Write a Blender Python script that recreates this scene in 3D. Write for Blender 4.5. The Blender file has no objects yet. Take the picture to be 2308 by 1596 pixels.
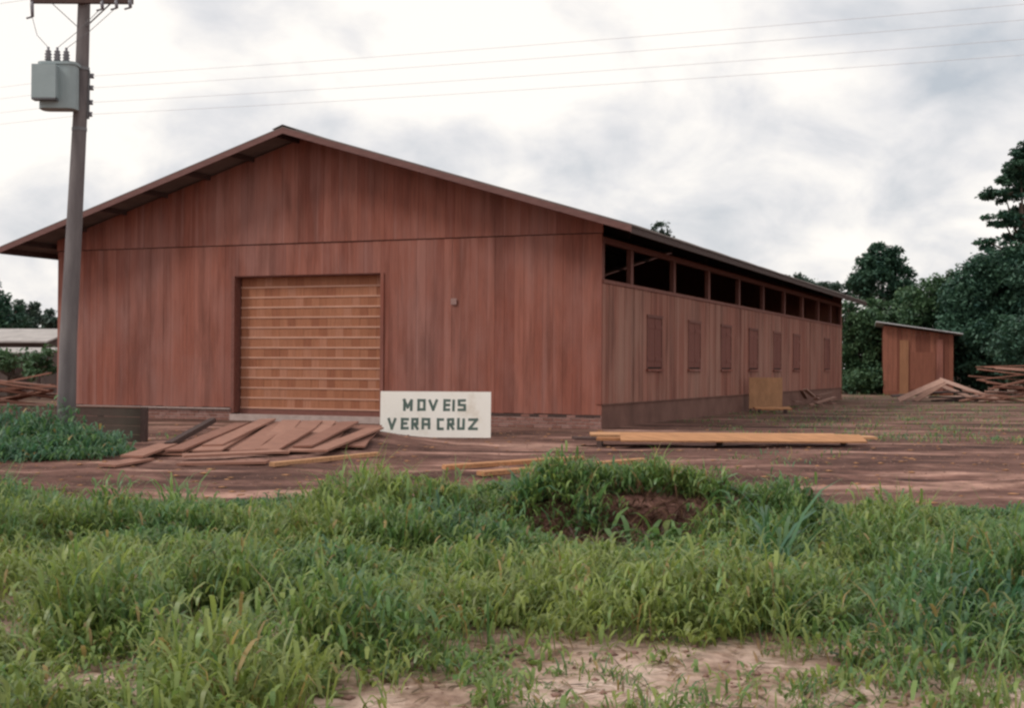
import bpy, math, random
import numpy as np
from mathutils import Vector, Matrix

# ------------------------------------------------------------------ camera
sc = bpy.context.scene
COL = sc.collection
F_D, YAW, PIT, ROL = 3042.18, 0.3957, 0.00986, 0.00661      # focal in 2308-wide pixels, angles in radians
CAM = np.array([10.671, -31.222, 1.5])
fw = np.array([-math.sin(YAW)*math.cos(PIT), math.cos(YAW)*math.cos(PIT), math.sin(PIT)])
rt = np.array([math.cos(YAW), math.sin(YAW), 0.0])
up = np.cross(rt, fw)
cR, sR = math.cos(ROL), math.sin(ROL)
RX, UP = cR*rt + sR*up, cR*up - sR*rt
fwh = np.array([-math.sin(YAW), math.cos(YAW), 0.0])
cd = bpy.data.cameras.new('camera'); cam = bpy.data.objects.new('camera', cd); COL.objects.link(cam)
cd.sensor_width = 36.0; cd.lens = 36.0*F_D/2308.0; cd.clip_start = 0.1; cd.clip_end = 6000
m = Matrix.Identity(4)
for i in range(3):
    m[i][0], m[i][1], m[i][2], m[i][3] = RX[i], UP[i], -fw[i], CAM[i]
cam.matrix_world = m
sc.camera = cam

# ------------------------------------------------------------------ sky
SUN_EL, SUN_AZ = math.radians(44), math.radians(226)        # azimuth clockwise from +Y
w = bpy.data.worlds.new('World'); sc.world = w; w.use_nodes = True
nt = w.node_tree; nt.nodes.clear()
def nd(tree, typ, **kw):
    n = tree.nodes.new(typ)
    for k, v in kw.items():
        if k in n.inputs.keys(): n.inputs[k].default_value = v
        else: setattr(n, k, v)
    return n
sky = nd(nt, 'ShaderNodeTexSky', sky_type='NISHITA', sun_disc=False, sun_elevation=SUN_EL, sun_rotation=SUN_AZ)
sky.air_density = 1.2; sky.dust_density = 2.0
tc = nd(nt, 'ShaderNodeTexCoord')
sx = nd(nt, 'ShaderNodeSeparateXYZ'); nt.links.new(tc.outputs['Generated'], sx.inputs[0])
# clouds live on a flat deck overhead: divide the direction by its height
hz = nd(nt, 'ShaderNodeMath', operation='ADD'); hz.inputs[1].default_value = 0.55
ab = nd(nt, 'ShaderNodeMath', operation='ABSOLUTE'); nt.links.new(sx.outputs[2], ab.inputs[0]); nt.links.new(ab.outputs[0], hz.inputs[0])
dx = nd(nt, 'ShaderNodeMath', operation='DIVIDE'); nt.links.new(sx.outputs[0], dx.inputs[0]); nt.links.new(hz.outputs[0], dx.inputs[1])
dy = nd(nt, 'ShaderNodeMath', operation='DIVIDE'); nt.links.new(sx.outputs[1], dy.inputs[0]); nt.links.new(hz.outputs[0], dy.inputs[1])
cb = nd(nt, 'ShaderNodeCombineXYZ'); nt.links.new(dx.outputs[0], cb.inputs[0]); nt.links.new(dy.outputs[0], cb.inputs[1])
cb.inputs[2].default_value = 3.7
mp = nd(nt, 'ShaderNodeMapping'); nt.links.new(cb.outputs[0], mp.inputs[0])
mp.inputs['Rotation'].default_value = (0, 0, -YAW); mp.inputs['Location'].default_value = (0.5, 1.3, 0)
n1 = nd(nt, 'ShaderNodeTexNoise', Scale=3.0, Detail=9.0, Roughness=0.52, Distortion=0.15); nt.links.new(mp.outputs[0], n1.inputs['Vector'])
n2 = nd(nt, 'ShaderNodeTexNoise', Scale=7.5, Detail=8.0, Roughness=0.55, Distortion=0.3); nt.links.new(mp.outputs[0], n2.inputs['Vector'])
nm = nd(nt, 'ShaderNodeMix', data_type='FLOAT'); nm.inputs[0].default_value = 0.42; nt.links.new(n1.outputs['Fac'], nm.inputs[2]); nt.links.new(n2.outputs['Fac'], nm.inputs[3])
r1 = nd(nt, 'ShaderNodeValToRGB'); nt.links.new(nm.outputs[0], r1.inputs[0])
e = r1.color_ramp.elements
e[0].position, e[0].color = 0.34, (5.1, 5.5, 6.0, 1)
e[1].position, e[1].color = 0.555, (10.5, 10.0, 9.4, 1)
k = r1.color_ramp.elements.new(0.455); k.color = (7.9, 7.8, 7.9, 1)
mx = nd(nt, 'ShaderNodeMix', data_type='RGBA'); mx.inputs[0].default_value = 0.93
nt.links.new(sky.outputs[0], mx.inputs[6]); nt.links.new(r1.outputs[0], mx.inputs[7])
bg = nd(nt, 'ShaderNodeBackground', Strength=0.1); nt.links.new(mx.outputs[2], bg.inputs[0])
wo = nd(nt, 'ShaderNodeOutputWorld'); nt.links.new(bg.outputs[0], wo.inputs[0])

# ------------------------------------------------------------------ sun behind thin cloud
sd = bpy.data.lights.new('sun', 'SUN'); sun = bpy.data.objects.new('sun', sd); COL.objects.link(sun)
sd.energy = 1.5; sd.angle = math.radians(14); sd.color = (1.0, 0.95, 0.88)
sv = Vector((math.sin(SUN_AZ)*math.cos(SUN_EL), math.cos(SUN_AZ)*math.cos(SUN_EL), math.sin(SUN_EL)))
sun.rotation_euler = sv.to_track_quat('Z', 'Y').to_euler(); sun.location = sv*50

vs = sc.view_settings
vs.view_transform = 'Standard'; vs.look = 'None'; vs.exposure = 0.1; vs.gamma = 1.0; vs.use_curve_mapping = False
sc.cycles.pixel_filter_type = 'BLACKMAN_HARRIS'; sc.cycles.filter_width = 2.5

# ------------------------------------------------------------------ helpers
rng = np.random.default_rng(7); random.seed(7)
def ray(x, y): return fw + RX*(x-1154)/F_D - UP*(y-798)/F_D
def dep(x, y, D): return Vector(CAM + ray(x, y)*D)                     # point at distance D along the view axis
def gnd(x, y, z=0.0):
    d = ray(x, y); return Vector(CAM + d*((z-CAM[2])/d[2]))
def AD(a, d, z=0.0): return Vector(CAM*np.array([1, 1, 0]) + rt*a + fwh*d + np.array([0, 0, z]))
def to_ad(x, y):
    X = x-CAM[0]; Y = y-CAM[1]
    return X*rt[0]+Y*rt[1], X*fwh[0]+Y*fwh[1]

def vnoise(x, y, seed=0):
    x = np.asarray(x, float); y = np.asarray(y, float)
    xi = np.floor(x).astype(np.int64); yi = np.floor(y).astype(np.int64); u = x-xi; v = y-yi
    u = u*u*(3-2*u); v = v*v*(3-2*v)
    def h(a, b):
        n = (a*374761393 + b*668265263 + seed*974634541) & 0x7fffffff
        n = ((n ^ (n >> 13))*1274126177) & 0x7fffffff
        return ((n ^ (n >> 16)) & 0xffff)/65535.0
    return (h(xi, yi)*(1-u)+h(xi+1, yi)*u)*(1-v)+(h(xi, yi+1)*(1-u)+h(xi+1, yi+1)*u)*v
def fbm(x, y, seed=0, o=4):
    s = 0; a = .5; t = 0
    for i in range(o):
        s = s + a*vnoise(x*2**i, y*2**i, seed+i); t += a; a *= .5
    return s/t
def sstep(a, b, x):
    t = np.clip((x-a)/(b-a), 0, 1); return t*t*(3-2*t)

def tag(o, label=None, cat=None, group=None, kind=None):
    if label: o['label'] = label
    if cat: o['category'] = cat
    if group: o['group'] = group
    if kind: o['kind'] = kind
    return o
def empty(name, loc, rz=0.0):
    o = bpy.data.objects.new(name, None); COL.objects.link(o); o.location = loc; o.rotation_euler = (0, 0, rz)
    o.empty_display_size = .2
    return o
def link(name, me, mat, parent=None, loc=None):
    o = bpy.data.objects.new(name, me); COL.objects.link(o)
    if mat is not None and not me.materials: me.materials.append(mat)
    if parent is not None: o.parent = parent
    if loc is not None: o.location = loc
    return o

class MB:
    """collects simple solids into one mesh"""
    def __init__(s): s.v = []; s.f = []; s.c = []; s.col = None
    def add(s, vs, fs):
        b = len(s.v); s.v += [tuple(q) for q in vs]; s.f += [tuple(b+i for i in f) for f in fs]
        if s.col is not None: s.c += [s.col]*len(vs)
        return s
    def box(s, x0, x1, y0, y1, z0, z1):
        return s.add([(x0,y0,z0),(x1,y0,z0),(x1,y1,z0),(x0,y1,z0),(x0,y0,z1),(x1,y0,z1),(x1,y1,z1),(x0,y1,z1)],
                     [(0,3,2,1),(4,5,6,7),(0,1,5,4),(1,2,6,5),(2,3,7,6),(3,0,4,7)])
    def bar(s, a, b, wd, th, upv=(0,0,1)):
        a = Vector(a); b = Vector(b); d = (b-a).normalized(); sd_ = d.cross(Vector(upv))
        if sd_.length < 1e-4: sd_ = d.cross(Vector((1,0,0)))
        sd_.normalize(); n = sd_.cross(d).normalized(); q = []
        for P in (a, b):
            for i, j in ((-1,-1),(1,-1),(1,1),(-1,1)): q.append(P+sd_*(i*wd/2)+n*(j*th/2))
        return s.add(q, [(0,1,2,3),(7,6,5,4),(0,4,5,1),(1,5,6,2),(2,6,7,3),(3,7,4,0)])
    def tube(s, pts, rad, n=8, cap=True):
        pts = [Vector(q) for q in pts]; rad = rad if hasattr(rad, '__len__') else [rad]*len(pts); rings = []
        for i, P in enumerate(pts):
            d = (pts[min(i+1,len(pts)-1)]-pts[max(i-1,0)]).normalized()
            u = d.cross(Vector((0,0,1)));
            if u.length < 1e-3: u = Vector((1,0,0))
            u.normalize(); v = d.cross(u)
            rings.append([P+(u*math.cos(t)+v*math.sin(t))*rad[i] for t in [2*math.pi*k/n for k in range(n)]])
        vs = [q for r in rings for q in r]; fs = []
        for i in range(len(pts)-1):
            for k in range(n): fs.append((i*n+k, i*n+(k+1)%n, (i+1)*n+(k+1)%n, (i+1)*n+k))
        if cap: fs.append(tuple(range(n-1,-1,-1))); fs.append(tuple((len(pts)-1)*n+k for k in range(n)))
        return s.add(vs, fs)
    def lathe(s, prof, org=(0,0,0), n=14):
        o = Vector(org); vs = []; fs = []
        for (r, z) in prof:
            for k in range(n): t = 2*math.pi*k/n; vs.append(o+Vector((r*math.cos(t), r*math.sin(t), z)))
        for i in range(len(prof)-1):
            for k in range(n): fs.append((i*n+k, i*n+(k+1)%n, (i+1)*n+(k+1)%n, (i+1)*n+k))
        fs.append(tuple(range(n-1,-1,-1))); fs.append(tuple((len(prof)-1)*n+k for k in range(n)))
        return s.add(vs, fs)
    def mesh(s, name, smooth=False):
        me = bpy.data.meshes.new(name); me.from_pydata(s.v, [], s.f); me.update()
        if s.c and len(s.c) == len(s.v):
            at_ = me.color_attributes.new('tint', 'FLOAT_COLOR', 'POINT')
            at_.data.foreach_set('color', np.array(s.c, dtype=np.float32).ravel())
        if smooth: me.polygons.foreach_set('use_smooth', [True]*len(me.polygons))
        return me
    def build(s, name, mat, parent=None, smooth=False, loc=None):
        return link(name, s.mesh(name, smooth), mat, parent, loc)

def np_mesh(name, V, loops, counts, colors=None, smooth=False):
    me = bpy.data.meshes.new(name)
    me.vertices.add(len(V)); me.vertices.foreach_set('co', V.astype(np.float32).ravel())
    me.loops.add(len(loops)); me.loops.foreach_set('vertex_index', loops.astype(np.int32))
    me.polygons.add(len(counts)); st = np.concatenate([[0], np.cumsum(counts)[:-1]])
    me.polygons.foreach_set('loop_start', st.astype(np.int32)); me.polygons.foreach_set('loop_total', counts.astype(np.int32))
    me.update(calc_edges=True)
    if smooth: me.polygons.foreach_set('use_smooth', np.ones(len(counts), dtype=bool))
    if colors is not None:
        at_ = me.color_attributes.new('tint', 'FLOAT_COLOR', 'POINT')
        C4 = np.ones((len(V), 4), np.float32); C4[:, :3] = colors
        at_.data.foreach_set('color', C4.ravel())
    return me

# ------------------------------------------------------------------ materials
def new_mat(name):
    m_ = bpy.data.materials.new(name); m_.use_nodes = True; t = m_.node_tree
    b = t.nodes['Principled BSDF']; b.inputs['Specular IOR Level'].default_value = 0.25
    return m_, t, b
def ramp(t, fac, stops):
    r = t.nodes.new('ShaderNodeValToRGB'); t.links.new(fac, r.inputs[0]); el = r.color_ramp.elements
    el[0].position, el[0].color = stops[0][0], (*stops[0][1], 1)
    el[1].position, el[1].color = stops[-1][0], (*stops[-1][1], 1)
    for p_, c_ in stops[1:-1]: x_ = el.new(p_); x_.color = (*c_, 1)
    return r.outputs[0]
def mixc(t, a, b, fac, mode='MIX'):
    n = t.nodes.new('ShaderNodeMix'); n.data_type = 'RGBA'; n.blend_type = mode
    for s_, v_ in ((0, fac), (6, a), (7, b)):
        if hasattr(v_, 'node'): t.links.new(v_, n.inputs[s_])
        else: n.inputs[s_].default_value = v_ if s_ == 0 else (*v_, 1)
    return n.outputs[2]
def world_pos(t, scale=(1,1,1), rand=True, rot=(0,0,0)):
    g = t.nodes.new('ShaderNodeNewGeometry'); mpp = t.nodes.new('ShaderNodeMapping'); src = g.outputs['Position']
    if rand:
        oi = t.nodes.new('ShaderNodeObjectInfo'); mu = t.nodes.new('ShaderNodeMath'); mu.operation = 'MULTIPLY'; mu.inputs[1].default_value = 37.0
        t.links.new(oi.outputs['Random'], mu.inputs[0]); ad = t.nodes.new('ShaderNodeVectorMath'); ad.operation = 'ADD'
        t.links.new(src, ad.inputs[0]); t.links.new(mu.outputs[0], ad.inputs[1]); src = ad.outputs[0]
    t.links.new(src, mpp.inputs[0]); mpp.inputs['Scale'].default_value = scale; mpp.inputs['Rotation'].default_value = rot
    return mpp.outputs[0]
def noise(t, vec, scale, detail=4, rough=.55, dist=0.0):
    n = t.nodes.new('ShaderNodeTexNoise'); t.links.new(vec, n.inputs['Vector'])
    n.inputs['Scale'].default_value = scale; n.inputs['Detail'].default_value = detail; n.inputs['Roughness'].default_value = rough; n.inputs['Distortion'].default_value = dist
    return n.outputs['Fac']
def bump(t, b, h, st=.3, dist=.02):
    n = t.nodes.new('ShaderNodeBump'); n.inputs['Strength'].default_value = st; n.inputs['Distance'].default_value = dist
    t.links.new(h, n.inputs['Height']); t.links.new(n.outputs[0], b.inputs['Normal'])
def orand(t): return t.nodes.new('ShaderNodeObjectInfo').outputs['Random']
def tint(t):
    n = t.nodes.new('ShaderNodeAttribute'); n.attribute_name = 'tint'; return n.outputs['Color']

def wood(name, stops, grain=(9,9,.5), stain=None, rough=.75, per='obj', blotch=.35, gs=.75, rot=0.0):
    """sawn timber: a tone per board, streaks along the grain, weathering blotches"""
    m_, t, b = new_mat(name)
    tone = orand(t) if per == 'obj' else tint(t)
    base = ramp(t, tone, stops)
    gr = noise(t, world_pos(t, grain, rot=(0,0,rot)), 3.0, 6, .65)
    grc = ramp(t, gr, [(.25, (gs,)*3), (.75, (1.18,)*3)])
    c = mixc(t, base, grc, 1.0, 'MULTIPLY')
    if stain:
        bl = noise(t, world_pos(t, (.55,.55,.28), rand=False), 1.0, 4, .6)
        f = ramp(t, bl, [(.42, (0,)*3), (.68, (blotch,)*3)])
        c = mixc(t, c, stain, f)
        dk = noise(t, world_pos(t, (1.5,1.5,.22), rand=False), 1.3, 5, .62, .2)
        c = mixc(t, c, tuple(.42*q_ for q_ in stops[0][1]), ramp(t, dk, [(.48, (0,)*3), (.72, (.62,)*3)]))
        ru = noise(t, world_pos(t, (2.6,2.6,.10), rand=True), 1.6, 4, .6)
        c = mixc(t, c, tuple(min(1, 1.25*q_) for q_ in stain), ramp(t, ru, [(.52, (0,)*3), (.74, (.36,)*3)]))
    t.links.new(c, b.inputs['Base Color']); b.inputs['Roughness'].default_value = rough
    bump(t, b, gr, .35, .01)
    return m_

M = {}
RED = [(0,(.215,.069,.048)), (.25,(.250,.083,.057)), (.75,(.280,.098,.068)), (1,(.315,.122,.090))]
M['clad'] = wood('mahogany_cladding', RED, grain=(7,7,.35), stain=(.30,.165,.145), blotch=.5)
M['clad_gable'] = M['clad']
M['clad_side'] = wood('side_cladding', [(0,(.205,.068,.047)), (.5,(.285,.104,.072)), (1,(.355,.165,.122))], grain=(7,7,.35), stain=(.33,.19,.145), per='tint', blotch=.6)
M['slat'] = wood('door_slat_wood', [(0,(.27,.100,.054)), (.25,(.325,.130,.069)), (.8,(.355,.150,.084)), (1,(.385,.175,.11))], grain=(9,9,.6), blotch=0)
M['batten'] = wood('pale_batten_wood', [(0,(.50,.27,.195)), (1,(.56,.32,.24))], grain=(.6,9,9))
M['trim'] = wood('dark_red_trim', [(0,(.15,.060,.048)), (1,(.22,.092,.072))], grain=(3,3,3))
M['fascia'] = wood('fascia_wood', [(0,(.155,.078,.070)), (1,(.195,.100,.090))], grain=(1.2,1.2,6))
M['shutter'] = wood('shutter_wood', [(0,(.165,.056,.043)), (1,(.220,.080,.060))], grain=(7,7,.5))
M['fresh'] = wood('fresh_sawn_plank', [(0,(.44,.20,.090)), (.5,(.53,.265,.13)), (1,(.62,.34,.18))], grain=(.25,7,7), gs=.5, rot=-YAW)
M['heap'] = wood('reddish_sawn_plank', [(0,(.24,.112,.080)), (.5,(.30,.150,.108)), (1,(.36,.190,.140))], grain=(1.5,1.5,6), gs=.8)
M['greyplank'] = wood('weathered_plank', [(0,(.17,.095,.075)), (.5,(.28,.16,.125)), (1,(.40,.25,.20))], grain=(1.5,1.5,6))
M['dark_plank'] = wood('old_dark_plank', [(0,(.055,.034,.030)), (1,(.085,.052,.046))], grain=(3,3,3))
M['ply'] = wood('plywood_panel', [(0,(.38,.195,.10)), (1,(.43,.23,.125))], grain=(2,2,1))
M['shed'] = wood('shed_boards', [(0,(.16,.054,.036)), (.5,(.215,.078,.050)), (1,(.28,.108,.07))], grain=(5,5,.4))
M['shedpost'] = wood('shed_post_wood', [(0,(.30,.14,.075)), (1,(.34,.165,.09))], grain=(5,5,.4))
M['fence'] = wood('fence_boards', [(0,(.085,.050,.042)), (1,(.13,.078,.066))], grain=(2,2,6), stain=(.06,.06,.045), blotch=.6)

def plain(name, c0, c1, sc_=3.0, rough=.7, metal=0, bs=.2, scale=(1,1,1), spec=.25):
    m_, t, b = new_mat(name); n = noise(t, world_pos(t, scale), sc_, 5, .6)
    t.links.new(ramp(t, n, [(.3, c0), (.7, c1)]), b.inputs['Base Color'])
    b.inputs['Roughness'].default_value = rough; b.inputs['Metallic'].default_value = metal; b.inputs['Specular IOR Level'].default_value = spec
    bump(t, b, n, bs, .01); return m_
M['roof'] = plain('fibre_cement_roof', (.115,.096,.088), (.18,.15,.14), 2.0, .85, scale=(1,.4,1))
M['roofpale'] = plain('pale_roof_sheet', (.33,.30,.285), (.46,.42,.40), 2.0, .7)
M['rooftin'] = plain('zinc_roof_sheet', (.42,.43,.45), (.6,.61,.63), 2.0, .5)
M['brick'] = wood('plinth_brick', [(0,(.20,.090,.070)), (.5,(.26,.125,.10)), (1,(.30,.165,.14))], grain=(4,4,4), per='tint')
M['mortar'] = plain('mortar', (.34,.26,.235), (.46,.36,.33), 5.0, .9)
M['render'] = plain('stained_plinth_render', (.125,.062,.048), (.195,.100,.078), 1.3, .9)
M['concrete'] = plain('pole_concrete', (.115,.10,.105), (.205,.185,.185), 2.2, .85, scale=(2,2,.4))
M['trafo'] = plain('transformer_grey_paint', (.27,.33,.345), (.32,.385,.40), 2.0, .5)
M['porcelain'] = plain('porcelain', (.13,.125,.145), (.19,.18,.20), 3.0, .3, spec=.5)
M['steel'] = plain('galvanised_steel', (.12,.12,.13), (.2,.2,.21), 4.0, .5, .4)
M['wire'] = plain('cable', (.55,.52,.53), (.62,.59,.60), 4.0, .6)
M['inner'] = plain('dark_interior', (.028,.022,.020), (.045,.034,.030), 1.0, .9)
sm, t, b = new_mat('sign_white_paint'); n_ = noise(t, world_pos(t, (1,1,1), rand=False), 1.8, 6, .65)
c = ramp(t, n_, [(.30,(.74,.68,.59)), (.45,(.86,.825,.76)), (.7,(.89,.865,.81))])
t.links.new(c, b.inputs['Base Color']); b.inputs['Roughness'].default_value = .55; M['signwhite'] = sm
M['ink'] = plain('sign_green_grey_paint', (.075,.115,.10), (.125,.175,.155), 5.0, .6)
M['bark'] = plain('bark', (.07,.05,.038), (.13,.095,.075), 4.0, .9, scale=(2,2,.5))
M['wallpale'] = plain('house_wall', (.10,.075,.07), (.17,.125,.11), 1.0, .9)
M['notice'] = plain('faded_notice', (.27,.165,.15), (.32,.20,.18), 5.0)
M['pale'] = wood('pale_weathered_plank', [(0,(.36,.21,.16)), (1,(.48,.30,.24))], grain=(1.5,1.5,6))
M['rock'] = plain('clod', (.20,.115,.092), (.30,.18,.145), 3.0, .95, bs=.5)

def leafmat(name, trans=.35, rough=.5, spec=.3, gain=1.0):
    m_, t, b = new_mat(name); c = tint(t)
    b.inputs['Roughness'].default_value = rough; b.inputs['Specular IOR Level'].default_value = spec
    t.links.new(c, b.inputs['Base Color'])
    tr = t.nodes.new('ShaderNodeBsdfTranslucent'); t.links.new(mixc(t, c, (.9,1.0,.45), .35, 'MULTIPLY'), tr.inputs[0])
    ms = t.nodes.new('ShaderNodeMixShader'); ms.inputs[0].default_value = trans
    t.links.new(b.outputs[0], ms.inputs[1]); t.links.new(tr.outputs[0], ms.inputs[2])
    t.links.new(ms.outputs[0], t.nodes['Material Output'].inputs[0]); return m_
M['grass'] = leafmat('grass_blade', .45, .40, .45)
M['leaf'] = leafmat('tree_leaf', .22, .5, .3)

# ------------------------------------------------------------------ ground
def H(x, y):
    """terrain height"""
    x = np.asarray(x, float); y = np.asarray(y, float); a, d = to_ad(x, y)
    near = 1 - sstep(45, 90, d)
    h = (fbm(x*.35, y*.35, 3)-.5)*.16*near*sstep(-1.0, -5.0, y)
    h = h + (fbm(a*.9, d*1.6, 11)-.5)*.10*near*sstep(26, 18, d)
    # mound of dug soil in the verge
    n_ = .75+.5*fbm(x*1.6, y*1.6, 21)
    fr_ = 11.55+.5*(fbm(a*1.3, d*0+2.0, 23)-.5)
    h = h + .38*np.exp(-(np.abs(a-1.05)/1.4)**3)*sstep(fr_-.12, fr_+.62, d)*sstep(14.4, 12.5, d)*n_
    h = h + .12*np.exp(-((a-2.4)/.7)**2-((d-12.2)/.6)**2)*n_
    # spoil under the plank heap before the door
    h = h + .30*np.exp(-((a+3.9)/2.0)**2-((d-26.2)/2.3)**2)
    # low bank against the weeds by the pole
    h = h + .10*np.exp(-((a+8.0)/2.2)**2-((d-23.5)/1.6)**2)
    # wheel ruts along the track
    for q in (17.6, 19.2): h = h - .05*np.exp(-((d-q+.15*np.sin(a*.7))/.22)**2)*sstep(-3, 1, a)
    return h
def axis(lo, hi, step, far):
    c = list(np.arange(lo, hi+1e-6, step)); s_ = step
    while c[-1] < far: s_ *= 1.35; c.append(c[-1]+s_)
    s_ = step
    while c[0] > -far: s_ *= 1.35; c.insert(0, c[0]-s_)
    return np.array(c)
gx, gy = axis(-13, 19, .11, 3000), axis(-30, -2, .11, 3000)
X, Y = np.meshgrid(gx, gy); Z = H(X, Y)
V = np.stack([X.ravel(), Y.ravel(), Z.ravel()], 1); nx, ny = len(gx), len(gy)
i0 = (np.arange(ny-1)[:, None]*nx+np.arange(nx-1)[None, :]).ravel()
loops = np.stack([i0, i0+1, i0+nx+1, i0+nx], 1).ravel()
me = np_mesh('ground', V, loops, np.full(len(i0), 4), smooth=True)
gm, t, b = new_mat('red_earth')
pR = world_pos(t, (1,1,1), rand=False, rot=(0,0,-YAW))
mp2 = t.nodes.new('ShaderNodeMapping'); t.links.new(pR, mp2.inputs[0]); mp2.inputs['Scale'].default_value = (.22, .85, 1)
nA = noise(t, mp2.outputs[0], 1.0, 7, .62, .3)
nB = noise(t, pR, .22, 4, .5); nC = noise(t, pR, 9.0, 5, .65); nG = noise(t, pR, .55, 6, .6)
c = ramp(t, nA, [(.36,(.060,.032,.028)), (.45,(.112,.058,.047)), (.53,(.195,.102,.082)), (.63,(.44,.26,.205))])
c = mixc(t, c, (.20,.108,.086), ramp(t, nB, [(.48,(0,)*3), (.66,(.4,)*3)]))
c = mixc(t, c, ramp(t, noise(t, pR, 1.7, 6, .65), [(.32,(.55,)*3), (.66,(1.25,)*3)]), 1.0, 'MULTIPLY')
# paler sandy soil on the road shoulder nearest the camera
sp = t.nodes.new('ShaderNodeSeparateXYZ'); t.links.new(pR, sp.inputs[0])
camd = float((Matrix.Rotation(-YAW, 3, 'Z') @ Vector(CAM)).y)
mr = t.nodes.new('ShaderNodeMapRange'); t.links.new(sp.outputs[1], mr.inputs[0])
mr.inputs[1].default_value = camd+10.5; mr.inputs[2].default_value = camd+6.5
sand = ramp(t, noise(t, pR, 1.6, 8, .68, .4), [(.34,(.23,.145,.108)), (.45,(.40,.275,.215)), (.55,(.56,.41,.335)), (.67,(.66,.51,.435))])
c = mixc(t, c, sand, mr.outputs[0])
# thin green growth far from the yard
mr2 = t.nodes.new('ShaderNodeMapRange'); t.links.new(sp.outputs[1], mr2.inputs[0])
mr2.inputs[1].default_value = camd+24; mr2.inputs[2].default_value = camd+75; mr2.inputs[3].default_value = .0; mr2.inputs[4].default_value = .55
gf = t.nodes.new('ShaderNodeMath'); gf.operation = 'MULTIPLY'
t.links.new(ramp(t, nG, [(.44,(0,)*3), (.60,(1,)*3)]), gf.inputs[0]); t.links.new(mr2.outputs[0], gf.inputs[1])
c = mixc(t, c, (.075,.10,.045), gf.outputs[0])
c = mixc(t, c, ramp(t, nC, [(.3,(.78,)*3), (.7,(1.15,)*3)]), 1.0, 'MULTIPLY')
t.links.new(c, b.inputs['Base Color']); b.inputs['Roughness'].default_value = .95; b.inputs['Specular IOR Level'].default_value = .1
hh = t.nodes.new('ShaderNodeMath'); hh.operation = 'ADD'; t.links.new(nA, hh.inputs[0]); t.links.new(nC, hh.inputs[1])
bump(t, b, hh.outputs[0], .6, .05)
tag(link('ground', me, gm), kind='structure')

# ------------------------------------------------------------------ the warehouse
W, L, XC = 16.75, 36.5, -8.375
ZT, SL, OV, EV = 7.75, .303, 1.2, 1.12
ZB, ZJ, ZS, ZB2 = .35, 4.81, 3.64, .61
DX0, DX1, DZ1 = -10.62, -6.10, 3.95
def ztop(x): return ZT-SL*abs(x-XC)
wh = empty('wooden_warehouse', (0, 0, 0))
tag(wh, 'long reddish-brown wooden warehouse with low gable roof and big slatted door', 'warehouse')
# --- front wall: sheathing behind the boards (a part), one child per board
fwl = MB()
fwl.box(-W+.03, DX0-.02, .035, .12, 0, ZJ); fwl.box(DX1+.02, -.03, .035, .12, 0, ZJ); fwl.box(DX0-.02, DX1+.02, .035, .12, DZ1+.02, ZJ)
xs = np.linspace(-W+.03, -.03, 3); fwl.add([(-W+.03,.035,ZJ),(-.03,.035,ZJ),(-.03,.035,ztop(0)-.16),(XC,.035,ZT-.2),(-W+.03,.035,ztop(0)-.16),
        (-W+.03,.12,ZJ),(-.03,.12,ZJ),(-.03,.12,ztop(0)-.16),(XC,.12,ZT-.2),(-W+.03,.12,ztop(0)-.16)], [(0,1,2,3,4),(9,8,7,6,5)])
front = fwl.build('front_wall', M['inner'], wh)
unit = MB().box(-.5,.5,0,1,0,1).mesh('board')
def unit_board(mat):
    q = unit.copy(); q.materials.clear(); q.materials.append(mat); return q
ub_clad = unit_board(M['clad'])
def plank_u(me_, x0, x1, z0, z1, y0, th, parent, name='plank'):
    o = bpy.data.objects.new(name, me_); COL.objects.link(o); o.parent = parent
    o.location = ((x0+x1)/2, y0, z0); o.scale = (x1-x0, th, z1-z0); return o
x = -W; edges = [x]
while x < -.34: x += random.uniform(.21, .29); edges.append(x)
edges[-1] = 0.0
# put board edges on the door jambs
for jx in (DX0, DX1):
    k = min(range(len(edges)), key=lambda i: abs(edges[i]-jx)); edges[k] = jx
for a, bb in zip(edges[:-1], edges[1:]):
    g = .004; pro = random.uniform(-.003, .004)
    zlo = DZ1 if (a >= DX0-.01 and bb <= DX1+.01) else ZB+random.uniform(-.012, .008)
    plank_u(ub_clad, a+g/2, bb-g/2, zlo, ZJ-.022, -.0-pro, .03, front)
# gable boards: slanted tops, a little proud of the wall below
x = -W-.02; ge = [x]
while x < -.30: x += random.uniform(.21, .30); ge.append(x)
ge[-1] = .02
if XC not in ge:
    k = min(range(len(ge)), key=lambda i: abs(ge[i]-XC)); ge[k] = XC
for a, bb in zip(ge[:-1], ge[1:]):
    pro = random.uniform(-.003, .003); y0, y1 = -.030-pro, .03; a += .002; bb -= .002
    q = MB().add([(a,y0,ZJ),(bb,y0,ZJ),(bb,y1,ZJ),(a,y1,ZJ),(a,y0,ztop(a)-.10),(bb,y0,ztop(bb)-.10),(bb,y1,ztop(bb)-.10),(a,y1,ztop(a)-.10)],
                 [(0,3,2,1),(4,5,6,7),(0,1,5,4),(1,2,6,5),(2,3,7,6),(3,0,4,7)])
    q.build('plank', M['clad_gable'], front)
plank_u(unit_board(M['trim']), DX0-.10, DX0-.004, .2, DZ1+.0, -.02, .42, front, 'door_post')
plank_u(ub_clad, DX1+.004, DX1+.10, .2, DZ1+.0, -.035, .30, front, 'door_post')
MB().box(DX0-.02, DX1+.02, .0305, .42, DZ1-.03, DZ1+.0).build('door_lintel', M['trim'], front)
MB().box(-W+.05, DX0-.1, -.075, .0, ZB-.055, ZB-.02).build('ledge', M['mortar'], front)
MB().box(DX1+.1, -.02, -.012, .03, ZB-.075, ZB-.012).build('skirting', M['dark_plank'], front)
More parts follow.
